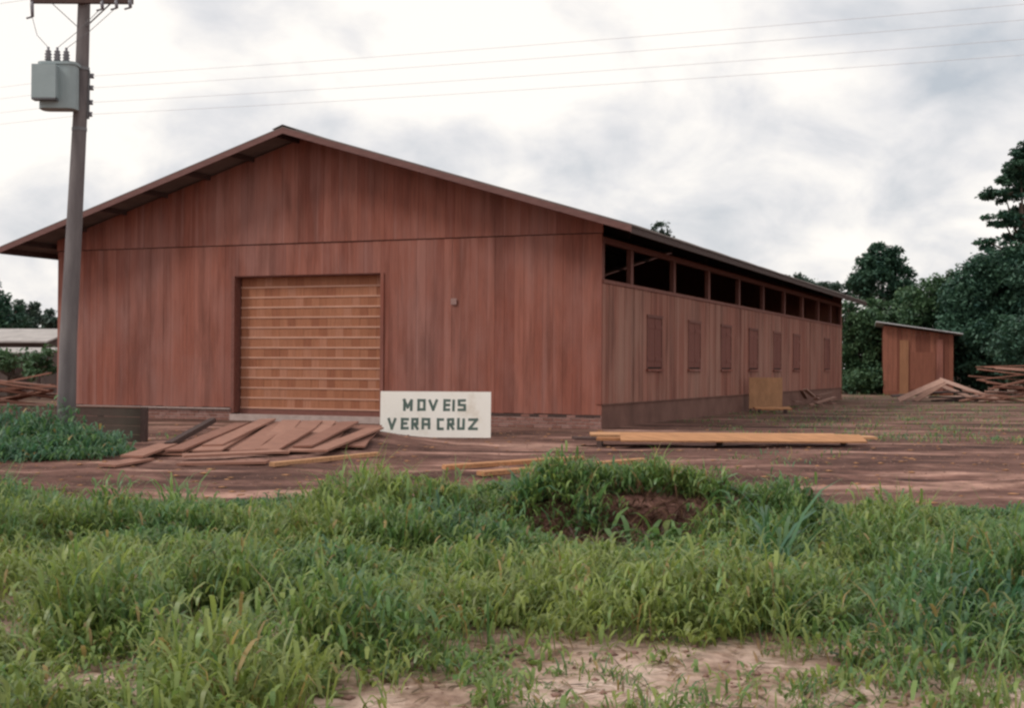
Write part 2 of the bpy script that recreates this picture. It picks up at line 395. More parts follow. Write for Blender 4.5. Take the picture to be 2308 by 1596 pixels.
# a small pale notice nailed right of the door
nt_ = MB().box(-4.06, -3.90, -.042, -.034, 3.09, 3.25).build('notice_plate', M['notice'], front)
nt_['label'] = 'small grey plate nailed to the boards right of the door'
# --- sectional door
door = MB().box(DX0+.02, DX1-.02, .31, .35, .18, DZ1-.03).build('door', M['inner'], wh)
door['label'] = 'large orange-brown door of short upright slats between pale battens'
rows, cols = 13, 18
zr = np.linspace(.34, DZ1-.03, rows+1); wcol = (DX1-DX0-.05)/cols
ub_slat = unit_board(M['slat'])
for i in range(rows):
    for j in range(cols):
        x0 = DX0+.025+j*wcol
        plank_u(ub_slat, x0+.002, x0+wcol-.002, zr[i]+.003, zr[i+1]-.003, .278+random.uniform(0, .007), .03, door, 'slat')
ub_bat = unit_board(M['batten'])
for i in range(rows):
    o = plank_u(ub_bat, DX0+.022, DX1-.022, zr[i]-.021, zr[i]+.021, .262, .02, door, 'batten')
plank_u(unit_board(M['trim']), DX0+.02, DX1-.02, .17, .30, .25, .05, door, 'bottom_rail')
plank_u(unit_board(M['mortar']), DX0-.08, DX1+.08, .0, .17, -.10, .35, wh, 'door_sill')
# --- brick plinth, bricks too small to pick apart
bm = MB()
for (xa, xb) in ((-W, DX0-.10), (DX1+.10, -.005)):
    for r_ in range(4):
        z0 = .004+r_*.085; xx = xa+(0 if r_ % 2 else -.12)
        while xx < xb:
            x0, x1 = max(xx, xa), min(xx+.228, xb)
            if x1-x0 > .03:
                g_ = random.random(); bm.col = (g_, g_, g_, 1); dy_ = random.uniform(-.006, .006)
                bm.box(x0, x1, -.008+dy_, .05, z0, z0+.068)
            xx += .243
pl_ = bm.build('brick_plinth', M['brick'], wh); pl_['kind'] = 'stuff'
MB().box(-W+.002, DX0-.102, .004, .034, 0, ZB-.06).build('mortar_bed', M['mortar'], wh); MB().box(DX1+.102, -.012, .004, .034, 0, ZB-.06).build('mortar_bed', M['mortar'], wh)
# --- side wall facing the yard
side = MB()
win = [4.42, 8.62, 12.62, 16.72, 20.85, 24.8, 32.2]; WW, WZ0, WZ1 = 1.42, 1.48, 2.92
yy = 0.0; sb = MB()
def side_board(y0, y1, z0, z1):
    g_ = .5+.75*(random.random()-.5)-.010*(y0-16)+.8*(float(fbm(np.array(y0*.45), np.array(2.2), 31))-.5); g_ = min(1, max(0, g_)); sb.col = (g_, g_, g_, 1)
    pr_ = random.uniform(0, .014); sb.box(-.03, pr_, y0+.005, y1-.005, z0, z1)
ye = [0.03]
while ye[-1] < L-.3: ye.append(ye[-1]+random.uniform(.22, .30))
ye[-1] = L
for c_ in win:
    for jx in (c_-WW/2, c_+WW/2):
        k = min(range(len(ye)), key=lambda i: abs(ye[i]-jx)); ye[k] = jx
for a, bb in zip(ye[:-1], ye[1:]):
    mid = (a+bb)/2; hit = [c_ for c_ in win if abs(mid-c_) < WW/2]
    if hit: side_board(a, bb, ZB2, WZ0); side_board(a, bb, WZ1, ZS-.06)
    else: side_board(a, bb, ZB2, ZS-.06)
so = sb.build('side_cladding', M['clad_side'], wh); so['kind'] = 'stuff'
MB().box(-.10,-.034,.12,L,0,ZS-.07).build('side_sheathing', M['inner'], wh)
MB().box(-.06,-.012,.02,L,0,ZB2-.03).box(-.05,.018,.02,L,ZB2-.03,ZB2-.004).build('side_plinth', M['render'], wh)
MB().box(-.08,.045,.02,L,ZS-.058,ZS+.03).build('sill_beam', M['trim'], wh)
MB().box(-.10,.035,.02,L,ZJ-.24,ZJ-.10).build('header_beam', M['trim'], wh)
for y_ in (.10, 2.42, 6.47, 10.45, 14.6, 18.5, 22.45, 26.3, 30.1, 33.4, L-.12):
    wd = .11 if y_ not in (.10,) else .09
    MB().box(-.12,-.002,y_-wd,y_+wd,ZS+.03,ZJ-.24).build('clerestory_post', M['trim'], wh)
for c_ in win:
    wn = MB().box(-.032,-.012,c_-WW/2+.01,c_+WW/2-.01,WZ0+.01,WZ1-.01).build('window', M['inner'], wh)
    for s_ in (-1, 1):
        y0, y1 = sorted((c_+s_*.012, c_+s_*(WW/2-.05)))
        lf = MB(); n_ = 3
        for q in range(n_):
            lf.box(-.012, .012, y0+(y1-y0)*q/n_+.004, y0+(y1-y0)*(q+1)/n_-.004, WZ0+.05, WZ1-.05)
        lf.box(.0125, .028, y0+.02, y1-.02, WZ0+.22, WZ0+.32).box(.0125, .028, y0+.02, y1-.02, WZ1-.34, WZ1-.24)
        lf.build('shutter_leaf', M['shutter'], wn)
    fr = MB(); fr.box(-.02,.03,c_-WW/2-.0,c_-WW/2+.05,WZ0,WZ1); fr.box(-.02,.03,c_+WW/2-.05,c_+WW/2,WZ0,WZ1); fr.box(-.02,.042,c_-WW/2-.03,c_+WW/2+.03,WZ1-.05,WZ1+.03)
    fr.build('window_frame', M['trim'], wn)
    MB().box(-.02,.075,c_-WW/2-.06,c_+WW/2+.06,WZ0-.06,WZ0-.002).build('window_sill', M['clad'], wn)
MB().box(-.13,-.0,-.012-.02,.03,ZB2,ZJ-.02).build('corner_board', M['clad'], wh)
# --- remaining walls and floor
MB().box(-W,-W+.12,.12,L,0,ztop(0)-.09).build('rear_side_wall', M['shed'], wh)
back = MB().box(-W,0,L,L+.12,0,ZJ); back.add([(-W,L,ZJ),(0,L,ZJ),(0,L,ztop(0)-.16),(XC,L,ZT-.2),(-W,L,ztop(0)-.16)], [(0,1,2,3,4)])
back.build('back_wall', M['shed'], wh)
MB().box(-W+.12,-.1,.2,L,.01,.06).build('floor_slab', M['inner'], wh)
# --- roof: two corrugated slopes, boards and purlins
def slope(sgn):
    x0, x1 = XC, XC+sgn*(-XC+EV); y0, y1 = -OV, L+.55
    ys = np.arange(y0, y1+.01, .06); nxs = 12; vs, fs = [], []
    for lay in (0, -.035):
        for i in range(nxs+1):
            xx = x0+(x1-x0)*i/nxs
            for y_ in ys: vs.append((xx, y_, ztop(xx)+lay+.02*math.cos(2*math.pi*y_/.177)-.02))
    n = len(ys); off = (nxs+1)*n
    for i in range(nxs):
        for j in range(n-1):
            q = (i*n+j, (i+1)*n+j, (i+1)*n+j+1, i*n+j+1); fs.append(q if sgn > 0 else q[::-1])
            q = tuple(off+k_ for k_ in q); fs.append(q[::-1] if sgn > 0 else q)
    for i in range(nxs):
        for j in (0, n-1): fs.append((i*n+j, (i+1)*n+j, off+(i+1)*n+j, off+i*n+j))
    for j in range(n-1): fs.append((nxs*n+j, nxs*n+j+1, off+nxs*n+j+1, off+nxs*n+j))
    return MB().add(vs, fs)
rl = slope(-1).build('roof_slope', M['roof'], wh); rr = slope(1).build('roof_slope', M['roof'], wh)
cp = MB()
for s_ in (-1, 1): cp.add([(XC,-OV-.02,ZT+.035),(XC+s_*.32,-OV-.02,ztop(XC+.32)+.02),(XC+s_*.32,L+.57,ztop(XC+.32)+.02),(XC,L+.57,ZT+.035)], [(0,1,2,3)] if s_ > 0 else [(3,2,1,0)])
cp.build('ridge_cap', M['roofpale'], wh)
for s_, par in ((-1, rl), (1, rr)):
    xe = XC+s_*(-XC+EV)
    for yb in (-OV-.012, L+.56):
        q = []
        for yq in (yb, yb+.03):
            for xx in (XC, xe): q += [(xx, yq, ztop(xx)-.20), (xx, yq, ztop(xx)-.045)]
        MB().add(q, [(0,2,3,1),(4,5,7,6),(1,3,7,5),(0,4,6,2),(2,6,7,3),(0,1,5,4)]).build('barge_board', M['fascia'], par)
    MB().box(min(xe-s_*.03, xe-s_*.055), max(xe-s_*.03, xe-s_*.055), -OV+.022, L+.54, ztop(xe)-.21, ztop(xe)-.036).build('eave_board', M['dark_plank'], par)
    for k_ in range(7):
        xx = XC+s_*(.25+k_*1.42); z_ = ztop(xx)-.06
        MB().box(xx-.035, xx+.035, -OV+.02, L+.5, z_-.13, z_).build('purlin', M['dark_plank'], par)
    for yq in (np.arange(2.42, L, 4.0) if s_ > 0 else ()):
        MB().bar((XC, yq, ZT-.27), (XC+s_*8.3, yq, ztop(0)-.27), .08, .14).build('rafter', M['inner'], par)
#PART2
# ------------------------------------------------------------------ utility pole, transformer, wires
PB = dep(149, 1004, 25.0); PB.z = float(H(PB.x, PB.y))-.05
def pole_at(z):
    """axis of the leaning pole at height z"""
    q = {0: (148, 1004), 2: (154, 762), 4: (167, 520), 6.5: (183, 215), 8.3: (190, -5), 9.2: (193, -110)}
    ks = sorted(q); xx = np.interp(z, ks, [dep(*q[k_], 25.0).x for k_ in ks]); yq = np.interp(z, ks, [dep(*q[k_], 25.0).y for k_ in ks])
    return Vector((float(xx), float(yq), z))
up_ = empty('utility_pole', PB); inv = Matrix.Translation(-PB)
def loc(P): return Vector(P)-PB
zz = [PB.z, 1, 2, 3, 4, 5, 6, 7, 8, 9.2]
MB().tube([loc(pole_at(z_)) for z_ in zz], [.172-.0072*z_ for z_ in zz], 18).build('pole_shaft', M['concrete'], up_, smooth=True)
tag(up_, 'tall leaning grey utility pole at left with crossarm on top', 'pole')
PT = pole_at(8.21); RTV = Vector(rt); FWV = Vector(fwh); XV = Vector((1, 0, 0))
ca = loc(PT)-FWV*.17
MB().bar(ca-RTV*.92, ca+RTV*.95, .10, .12).build('crossarm', M['dark_plank'], up_)
for s_ in (-1, 1):
    MB().bar(ca+RTV*(.55*s_)-Vector((0,0,.05)), loc(pole_at(7.75))+RTV*(.09*s_)-FWV*.1, .035, .012).build('crossarm_brace', M['steel'], up_)
for q in (-.85, -.35, .5, .88):
    MB().lathe([(.02,-.0),(.02,.07),(.075,.09),(.045,.13),(.07,.15),(.04,.19),(.055,.21),(.02,.25)], ca+RTV*q+Vector((0,0,.06))).build('insulator', M['porcelain'], up_, smooth=True)
# fuse cutouts hanging below the arm
for q, dz in ((-.86, -.02), (.42, .0), (.68, .02), (.93, .03)):
    P = ca+RTV*q-FWV*.09+Vector((0,0,-.03+dz)); cu = MB()
    ln = .30 if q < 0 else .17
    cu.tube([P, P+Vector((0,0,-.05))-FWV*.04, P+RTV*.02+Vector((0,0,-ln))-FWV*.06], [.02,.035,.03], 8); cu.tube([P+RTV*.02+Vector((0,0,-ln))-FWV*.06, P-RTV*.09+Vector((0,0,-ln-.03))-FWV*.06], .018, 6)
    cu.build('fuse_cutout', M['porcelain'], up_, smooth=True)
# secondary rack with spools on the right-hand face
rk = loc(pole_at(6.5))
MB().bar(rk+RTV*.135+Vector((0,0,-.45)), rk+RTV*.14+Vector((0,0,.45)), .04, .02, FWV).build('spool_rack', M['steel'], up_)
WZ = [6.14, 6.36, 6.63, 6.85]
for z_ in WZ:
    P = loc(pole_at(z_))+RTV*.19
    MB().lathe([(.02,-.045),(.042,-.04),(.026,0),(.042,.04),(.02,.045)], P, 10).build('spool_insulator', M['porcelain'], up_, smooth=True)
    MB().bar(P-RTV*.07, P, .02, .02).build('spool_bracket', M['steel'], up_)
for z_ in (5.86, 6.98): # straps of the transformer hanger
    MB().lathe([(.135,-.03),(.138,-.03),(.138,.03),(.135,.03)], loc(pole_at(z_)), 18).build('strap', M['steel'], up_)
# wires along the street, sagging, in both directions
names = ['lowest', 'second lowest', 'second highest', 'highest']
for z_, nm_ in zip(WZ, names):
    A = pole_at(z_)+RTV*.19; pts = []
    for q in np.linspace(-42, 36, 79):
        sp_ = 36 if q > 0 else 42; u_ = abs(q)/sp_
        pts.append(A+XV*float(q)+Vector((0,0,-.55*4*u_*(1-u_)*.45)))
    wo_ = MB().tube(pts, .0029, 5).build('power_line', M['wire'])
    tag(wo_, f'{nm_} of the four thin overhead cables running right from the pole', 'cable', 'low-voltage cables strung on the pole')
for q, nm_ in ((-.85, 'left'), (.88, 'right')):
    A = PB+ca+RTV*q+Vector((0,0,.30)); pts = [A+XV*float(s_)+Vector((0,0,-.4*4*(abs(s_)/40)*(1-abs(s_)/40)*.5)) for s_ in np.linspace(-40, 36, 40)]
    tag(MB().tube(pts, .004, 4).build('power_line', M['wire']), f'thin high-voltage wire over the {nm_} end of the pole crossarm', 'cable')
# transformer
TB = dep(133, 247, 24.72); tr = empty('pole_transformer', TB)
tag(tr, 'grey-green box transformer with three bushings hung on the pole', 'transformer')
toc = math.atan2(rt[1], rt[0]); tr.rotation_euler = (0, 0, toc)
def rbox(w_, d_, h_, r_, n=5):
    pts = []
    for cx_, cy_, a0 in ((w_-r_, d_-r_, 0), (-w_+r_, d_-r_, 90), (-w_+r_, -d_+r_, 180), (w_-r_, -d_+r_, 270)):
        for k_ in range(n+1):
            a_ = math.radians(a0+90*k_/n); pts.append((cx_+r_*math.cos(a_), cy_+r_*math.sin(a_)))
    N = len(pts); vs = [(x_, y_, 0) for x_, y_ in pts]+[(x_, y_, h_) for x_, y_ in pts]
    return vs, [tuple(range(N-1,-1,-1)), tuple(range(N, 2*N))]+[(i, (i+1)%N, N+(i+1)%N, N+i) for i in range(N)]
v_, f_ = rbox(.33, .20, .80, .12); MB().add(v_, f_).build('tank', M['trafo'], tr)
v_, f_ = rbox(.355, .225, .05, .13); MB().add([(a, b_, c_+.80) for a, b_, c_ in v_], f_).build('lid', M['trafo'], tr)
for k_ in range(5):
    MB().box(-.36+.098*k_, -.36+.098*k_+.022, -.36, -.19, .17, .74).build('cooling_fin', M['trafo'], tr)
MB().box(-.375, .06, -.385, -.365, .15, .76).build('radiator_plate', M['trafo'], tr)
MB().box(-.375, .06, -.38, -.18, .12, .148).build('radiator_manifold', M['steel'], tr)
for k_ in range(3):
    MB().lathe([(.04,0),(.04,.05),(.07,.06),(.042,.09),(.07,.11),(.042,.14),(.07,.165),(.036,.20),(.06,.22),(.025,.25),(.025,.30)], (-.20+.155*k_, -.02+.03*k_, .85), 10).build('bushing', M['porcelain'], tr, smooth=True)
for z_ in (.12, .62): MB().box(.05, .20, .20, .30, z_, z_+.08).build('hanger_bracket', M['steel'], tr)
trm = Matrix.Translation(TB) @ Matrix.Rotation(toc, 4, 'Z')
for k_, q in enumerate((-.86, .42, .68)):
    A = trm @ Vector((-.20+.155*k_, -.02+.03*k_, 1.14)); B = PB+ca+RTV*q-FWV*.15+Vector((0,0,-.30 if q < 0 else -.18)); md = (A+B)/2+Vector((0,0,-.08))-RTV*.05
    MB().tube([A-TB, md-TB, B-TB], .006, 5).build('drop_lead', M['steel'], None)
    o_ = bpy.context.scene.collection.objects[-1]; o_.parent = tr; o_.matrix_parent_inverse = Matrix.Rotation(-toc, 4, 'Z')

# ------------------------------------------------------------------ name board
SL0 = gnd(856, 989); SW, SH = 2.30, .96
sg = empty('name_board', SL0+RTV*SW/2, toc); sg.location.z = .0
tag(sg, 'white painted board with green lettering propped up before the warehouse', 'sign')
lean = math.radians(7)
def sp3(u_, v_, w_=0.0):   # board coordinates (0..SW, 0..SH, towards the viewer)
    return Vector((u_-SW/2, -w_*math.cos(lean)+v_*math.sin(lean), .03+v_*math.cos(lean)+w_*math.sin(lean)))
def slab(mb, u0, u1, v0, v1, w0, w1):
    return mb.add([sp3(u0,v0,w0),sp3(u1,v0,w0),sp3(u1,v1,w0),sp3(u0,v1,w0),sp3(u0,v0,w1),sp3(u1,v0,w1),sp3(u1,v1,w1),sp3(u0,v1,w1)],
                  [(3,2,1,0),(4,5,6,7),(0,1,5,4),(1,2,6,5),(2,3,7,6),(3,0,4,7)])
slab(MB(), 0, SW, 0, SH, -.025, 0).build('panel', M['signwhite'], sg)
for u_ in (.35, SW-.35):
    MB().bar(sp3(u_, SH*.8, -.05), Vector((u_-SW/2, .62, .02)), .05, .05).build('prop', M['greyplank'], sg)
    MB().bar(sp3(u_, .0, -.052), sp3(u_, SH*.95, -.052), .06, .04, (0,1,0)).build('stud', M['greyplank'], sg)
GL = {'M': [(0,0,0,1),(0,1,.5,.25),(.5,.25,1,1),(1,1,1,0)], 'O': [(0,0,0,1),(0,1,1,1),(1,1,1,0),(1,0,0,0)], 'V': [(0,1,.5,0),(.5,0,1,1)],
      'E': [(0,0,0,1),(0,1,1,1),(0,.52,.85,.52),(0,0,1,0)], 'I': [(.5,0,.5,1)], 'S': [(1,1,0,1),(0,1,0,.52),(0,.52,1,.52),(1,.52,1,0),(1,0,0,0)],
      'R': [(0,0,0,1),(0,1,1,1),(1,1,1,.5),(1,.5,0,.5),(.35,.5,1,0)], 'A': [(0,0,0,1),(0,1,1,1),(1,1,1,0),(0,.47,1,.47)],
      'C': [(1,1,0,1),(0,1,0,0),(0,0,1,0)], 'U': [(0,1,0,0),(0,0,1,0),(1,0,1,1)], 'Z': [(0,1,1,1),(1,1,0,0),(0,0,1,0)]}
rows_ = [(.575, .835, [('M',590,750),('O',825,960),('V',1005,1160),('E',1245,1365),('I',1395,1435),('S',1480,1615)]),
         (.165, .425, [('V',340,490),('E',560,690),('R',730,850),('A',895,1040),('C',1145,1265),('R',1310,1430),('U',1470,1600),('Z',1655,1815)])]
for v0, v1, ls in rows_:
    v0 *= SH; v1 *= SH
    for ch, xa, xb in ls:
        u0, u1 = [(q-225)/1795*SW for q in (xa, xb)]; mb = MB(); st = .056
        u0 += st/2; u1 -= st/2; a0, a1 = v0+st/2, v1-st/2
        for n_, (p0, q0, p1, q1) in enumerate(GL[ch]):
            A = Vector((u0+(u1-u0)*p0, a0+(a1-a0)*q0)); B = Vector((u0+(u1-u0)*p1, a0+(a1-a0)*q1)); d_ = (B-A).normalized(); n2 = Vector((-d_.y, d_.x))*st/2
            A -= d_*st*random.uniform(.3,.6); B += d_*st*random.uniform(.3,.6); A += n2*random.uniform(-.18,.18); B += n2*random.uniform(-.18,.18); wz = .0012+.0006*n_
            c4 = [A-n2, B-n2, B+n2, A+n2]
            mb.add([sp3(c.x, c.y, 0) for c in c4]+[sp3(c.x, c.y, wz) for c in c4], [(4,5,6,7),(0,1,5,4),(1,2,6,5),(2,3,7,6),(3,0,4,7)])
        mb.build('painted_letter', M['ink'], sg)

# ------------------------------------------------------------------ loose planks
def plank(name, P0, P1, wd, th, mat, roll=0.0, label=None, cat='plank', group=None, sag=0.0):
    """a sawn board from P0 to P1 (centre of its underside), with slightly uneven sides and ends"""
    P0 = Vector(P0); P1 = Vector(P1); mid = (P0+P1)/2; d_ = (P1-P0); ln = d_.length; d_.normalize()
    s_ = d_.cross(Vector((0,0,1))).normalized(); s_ = Matrix.Rotation(roll, 3, d_) @ s_; n_ = s_.cross(d_).normalized()
    NS = 4; vs = []
    for i in range(NS+1):
        u_ = -ln/2+ln*i/NS; wj = wd/2*random.uniform(.95, 1.05); off = -sag*(1-(2*i/NS-1)**2); sk = random.uniform(-.03, .03) if i in (0, NS) else 0
        for a, c_ in ((-1,0),(1,0),(1,1),(-1,1)): vs.append(d_*(u_+sk*a)+s_*(a*wj)+n_*(c_*th+off))
    fs = [(0,1,2,3), tuple(NS*4+k_ for k_ in (3,2,1,0))]
    for i in range(NS):
        for k_ in range(4): fs.append((i*4+k_, (i+1)*4+k_, (i+1)*4+(k_+1)%4, i*4+(k_+1)%4))
    o = MB().add(vs, fs).build(name, mat, None, loc=mid)
    return tag(o, label, cat, group)
ordn = ['first','second','third','fourth','fifth','sixth','seventh','eighth','ninth','tenth','eleventh','twelfth','thirteenth','fourteenth','fifteenth','sixteenth','seventeenth','eighteenth','nineteenth','twentieth']
# heap before the door: boards running up over the spoil
GH = 'planks heaped on the ground before the door'
def Gh(x, y, lift=0.0):
    """point on the terrain seen at pixel x, y"""
    z_ = 0.0
    for _ in range(12):
        P = gnd(x, y, z_); z_ = .5*z_+.5*float(H(P.x, P.y))
    return Vector((P.x, P.y, z_+lift))
k_ = 0
for i in range(11):
    xn = 396+38*i; yn = 1030-3.2*i+random.uniform(-5, 5)
    a0, d0 = (xn-1154)/F_D*22.0+.0, 21.6+random.uniform(-.3, .5)+.12*i
    ln = random.uniform(4.0, 4.8); a1 = a0+random.uniform(.10, .30)-.35; d1 = d0+ln
    P0 = AD(a0, d0); P1 = AD(a1, d1)
    P0.z = float(H(P0.x, P0.y))+.03+.012*(i % 3); P1.z = float(H(P1.x, P1.y))+.03+.015*(i % 3)+.03
    plank('loose_plank', P0, P1, random.uniform(.36, .46), .03, M['heap'], random.uniform(-.03,.03), f'{ordn[i]} board from the left in the bottom layer of the plank heap before the door', group=GH)
top = [((296,1050,20.4,.05),(378,1001,22.6,.15),.34,'reddish plank sticking out to the lower left of the heap'),
       ((392,1012,21.6,.11),(545,955,26.2,.36),.30,'long plank along the left edge on top of the heap'),
       ((478,1003,22.4,.15),(604,944,26.6,.42),.32,'plank lying diagonally on top of the heap below the door'),
       ((600,1018,21.9,.10),(688,966,24.9,.32),.36,'short wide plank on top of the middle of the heap'),
       ((682,1002,22.6,.13),(790,955,26.4,.36),.34,'plank on the upper right of the heap near the white sign'),
       ((716,1022,21.8,.06),(846,974,25.8,.26),.32,'rightmost sloping plank of the heap ending beside the white sign')]
for (x0,y0,d0,z0),(x1,y1,d1,z1),wd,lb in top:
    A = dep(x0,y0,d0); A.z = max(z0, float(H(A.x,A.y))+.07); B = dep(x1,y1,d1); B.z = max(z1, float(H(B.x,B.y))+.09)
    plank('loose_plank', A, B, wd, .035, M['heap'], random.uniform(-.05,.05), lb, group=GH)
A = dep(379,1001,22.5); B = dep(480,955,26.4); A.z = .12; B.z = .38
plank('loose_plank', A, B, .12, .09, M['dark_plank'], 0, 'dark old timber along the left side of the plank heap', group=GH)
for (x0,y0,x1,y1,lb,z_) in ((412,1040,640,1030,'plank lying crosswise along the front of the heap',.05),(408,1051,604,1047,'frontmost crosswise plank at the foot of the heap',.0),(640,1022,800,1008,'crosswise plank at the right foot of the heap',.03),(240,1056,330,1040,'thin plank lying flat at the far left foot of the heap',.0)):
    A = Gh(x0,y0,.02+z_); B = Gh(x1,y1,.02+z_); plank('loose_plank', A, B, .26, .035, M['heap'], .06, lb, group=GH)
st_ = [((612,1056),(851,1031),'pale yellow pole lying in front of the plank heap',.07,'fresh'),((1000,1062),(1312,1040),'pale batten on the bare ground left of centre, farther of two',.11,'fresh'),((1082,1077),(1452,1045),'pale batten on the bare ground at the grass edge, nearer of two',.11,'fresh')]
for (a,b_,lb,wd,mt) in st_:
    A = Gh(*a,.025); B = Gh(*b_,.025); plank('wooden_batten', A, B, wd, .06, M[mt], .12, lb, 'batten', 'battens lying on the bare ground')
# fresh planks stacked right of the corner
GS = 'freshly sawn planks stacked by the warehouse corner'
def stk(x0, y0, x1, y1, d_, z_, wd, th, roll, lb, mt='fresh'):
    A = dep(x0,y0,d_); B = dep(x1,y1,d_); A.z = z_; B.z = z_; plank('stacked_plank', A, B, wd, th, M[mt], roll, lb, group=GS)
stk(1292,1000,1700,1000,26.25,.10,.36,.05,.03,'dark lowest plank of the fresh stack, showing at its left end','dark_plank')
stk(1345,1000,1915,1000,26.05,.105,.30,.05,.03,'lower plank of the fresh stack resting on the bearers')
stk(1330,990,1885,990,26.50,.175,.36,.04,.10,'rear orange plank on the fresh stack by the warehouse corner')
stk(1398,1000,1946,1000,25.72,.165,.44,.03,.28,'front wide orange plank on the fresh stack by the warehouse corner')
stk(1720,1000,1970,1000,26.15,.162,.30,.045,.06,'plank whose end sticks out at the right of the fresh stack')
for xq, lb in ((1350,'left'),(1620,'middle'),(1900,'right')):
    A = dep(xq,1012,25.85); B = dep(xq+4,1000,26.7); A.z = B.z = -.02
    plank('bearer', A, B, .10, .12, M['dark_plank'], 0, f'{lb} dark wooden bearer under the fresh plank stack', 'timber', 'bearers under the plank stack')
# board leaning by the side wall, with a plank on blocks in front
PP = dep(1726, 912, 47.0); PP.z = .12
pn = empty('plywood_panel', PP, toc+.15); tag(pn, 'upright tan plywood panel beside the side wall of the warehouse', 'panel')
MB().box(-.60,.60,0,.03,0,1.08).build('sheet', M['ply'], pn); MB().box(-.56,-.50,.031,.08,-.1,1.02).build('stud', M['dark_plank'], pn); MB().box(.50,.56,.031,.08,-.1,1.02).build('stud', M['dark_plank'], pn)
A = dep(1700,914,45.6); B = dep(1782,912,45.8); A.z = B.z = .14
plank('loose_plank', A, B, .42, .05, M['fresh'], .12, 'short orange plank on blocks below the tan plywood panel')
for xq, lb in ((1712,'left'),(1770,'right')):
    A = dep(xq,915,45.4); B = dep(xq,915,45.9); A.z = B.z = .0; plank('wood_block', A, B, .12, .14, M['dark_plank'], 0, f'{lb} dark block under the short orange plank by the side wall', 'block', 'blocks under the short plank')
# scrap timber against the far end of the side wall
for i in range(9):
    xq = random.uniform(1795, 1885); A = dep(xq,900,random.uniform(50,60)); A.z = .03+.04*i; B = A+Vector((random.uniform(-.8,.8), random.uniform(-2.2,2.2), random.uniform(-.05,.35)))
    A.x = max(A.x, .3); B.x = max(B.x, .25)
    plank('scrap_plank', A, B, .16, .04, M['greyplank'], random.uniform(-.3,.3), f'{ordn[i]} scrap plank from the bottom of the heap by the far side wall', 'plank', 'scrap wood by the side wall')

# ------------------------------------------------------------------ low board fence behind the pole
FB = dep(-60, 1000, 27.2); FE = dep(325, 1002, 25.45); FB.z = FE.z = 0.0
fdir = (FE-FB); fln = fdir.length; frot = math.atan2(fdir.y, fdir.x)
fe = empty('board_fence', FB, frot); tag(fe, 'low dark board fence behind the utility pole at left', 'fence')
for i in range(4):
    for j in range(2):
        x0 = fln*j/2; MB().box(x0+.004, x0+fln/2-.004, -.012+random.uniform(-.006,.006), .012, .01+.168*i, .01+.168*i+.16).build('board', M['fence'], fe)
MB().box(-.01, fln-.1, -.03, .03, .685, .705).build('top_rail', M['greyplank'], fe)
for q in np.linspace(.1, fln-.06, 5): MB().box(q-.045, q+.045, .0135, .10, 0, .68).build('post', M['dark_plank'], fe)
ep = MB().box(fln-.05, fln+.05, -.05, .05, 0, .70).build('end_post', M['dark_plank'], fe)

# ------------------------------------------------------------------ lumber piles in the background
def pile(cx_, d_, wd, ht, n, label, group, mt='greyplank', cross=.25, ln=(2.2, 3.6)):
    for i in range(n):
        z_ = ht*(i/n)**1.2; xq = cx_+random.uniform(-.5,.5)*wd*(1-.5*i/n); A0 = dep(xq, 880, d_+random.uniform(-.8,.8)); A0.z = z_+.03
        an = toc+random.uniform(-cross, cross); l_ = random.uniform(*ln)/2; dz = random.uniform(-.28,.32)
        d0 = Vector((math.cos(an)*l_, math.sin(an)*l_, dz)); P0 = A0-d0; P1 = A0+d0; mn = min(P0.z, P1.z)
        if mn < .02: P0.z += .02-mn; P1.z += .02-mn
        plank('piled_plank', P0, P1, random.uniform(.2,.34), .05, M[mt], random.uniform(-.2,.2), f'{ordn[i]} board from the bottom {label}', 'plank', group)
pile(40, 44, 110, 1.0, 15, 'in the lumber pile left of the warehouse', 'lumber pile left of the warehouse', 'heap', .35, (2.0,3.4))
pile(2290, 63, 150, 1.75, 20, 'in the tall lumber pile at the right edge', 'tall lumber pile at the right edge', 'heap', .55, (2.2,4.0))
GP = 'boards propped in a tent shape before the shed'
for i, (a, b_, lb) in enumerate((((2026,902),(2126,858),'leftmost sloping board of the tent-shaped pile before the shed'),((2062,904),(2130,862),'second sloping board of the tent-shaped pile before the shed'),((2250,903),(2118,856),'board sloping down to the right in the tent-shaped pile'),((2205,905),(2110,866),'lower right board of the tent-shaped pile'),((2055,898),(2220,893),'board lying flat under the tent-shaped pile'))):
    d_ = 63+.5*i; A = dep(*a, d_); B = dep(*b_, d_); A.z = max(A.z, .03); B.z = max(B.z, .06)
    plank('loose_plank', A, B, .36, .035, M['pale'], (.55 if i < 2 else -.55) if i < 4 else .1, lb, 'plank', GP)
for i in range(7):
    A = dep(random.uniform(2060,2230), 903, 64.5+random.uniform(-.5,.8)); A.z = .05+.06*i; an = toc+random.uniform(-.4,.4); dd = Vector((math.cos(an), math.sin(an), random.uniform(-.02,.1)))*1.3
    plank('loose_plank', A-dd, A+dd, .25, .05, M['dark_plank'], .1, f'{ordn[i]} dark board from the bottom under the tent-shaped pile', 'plank', GP)

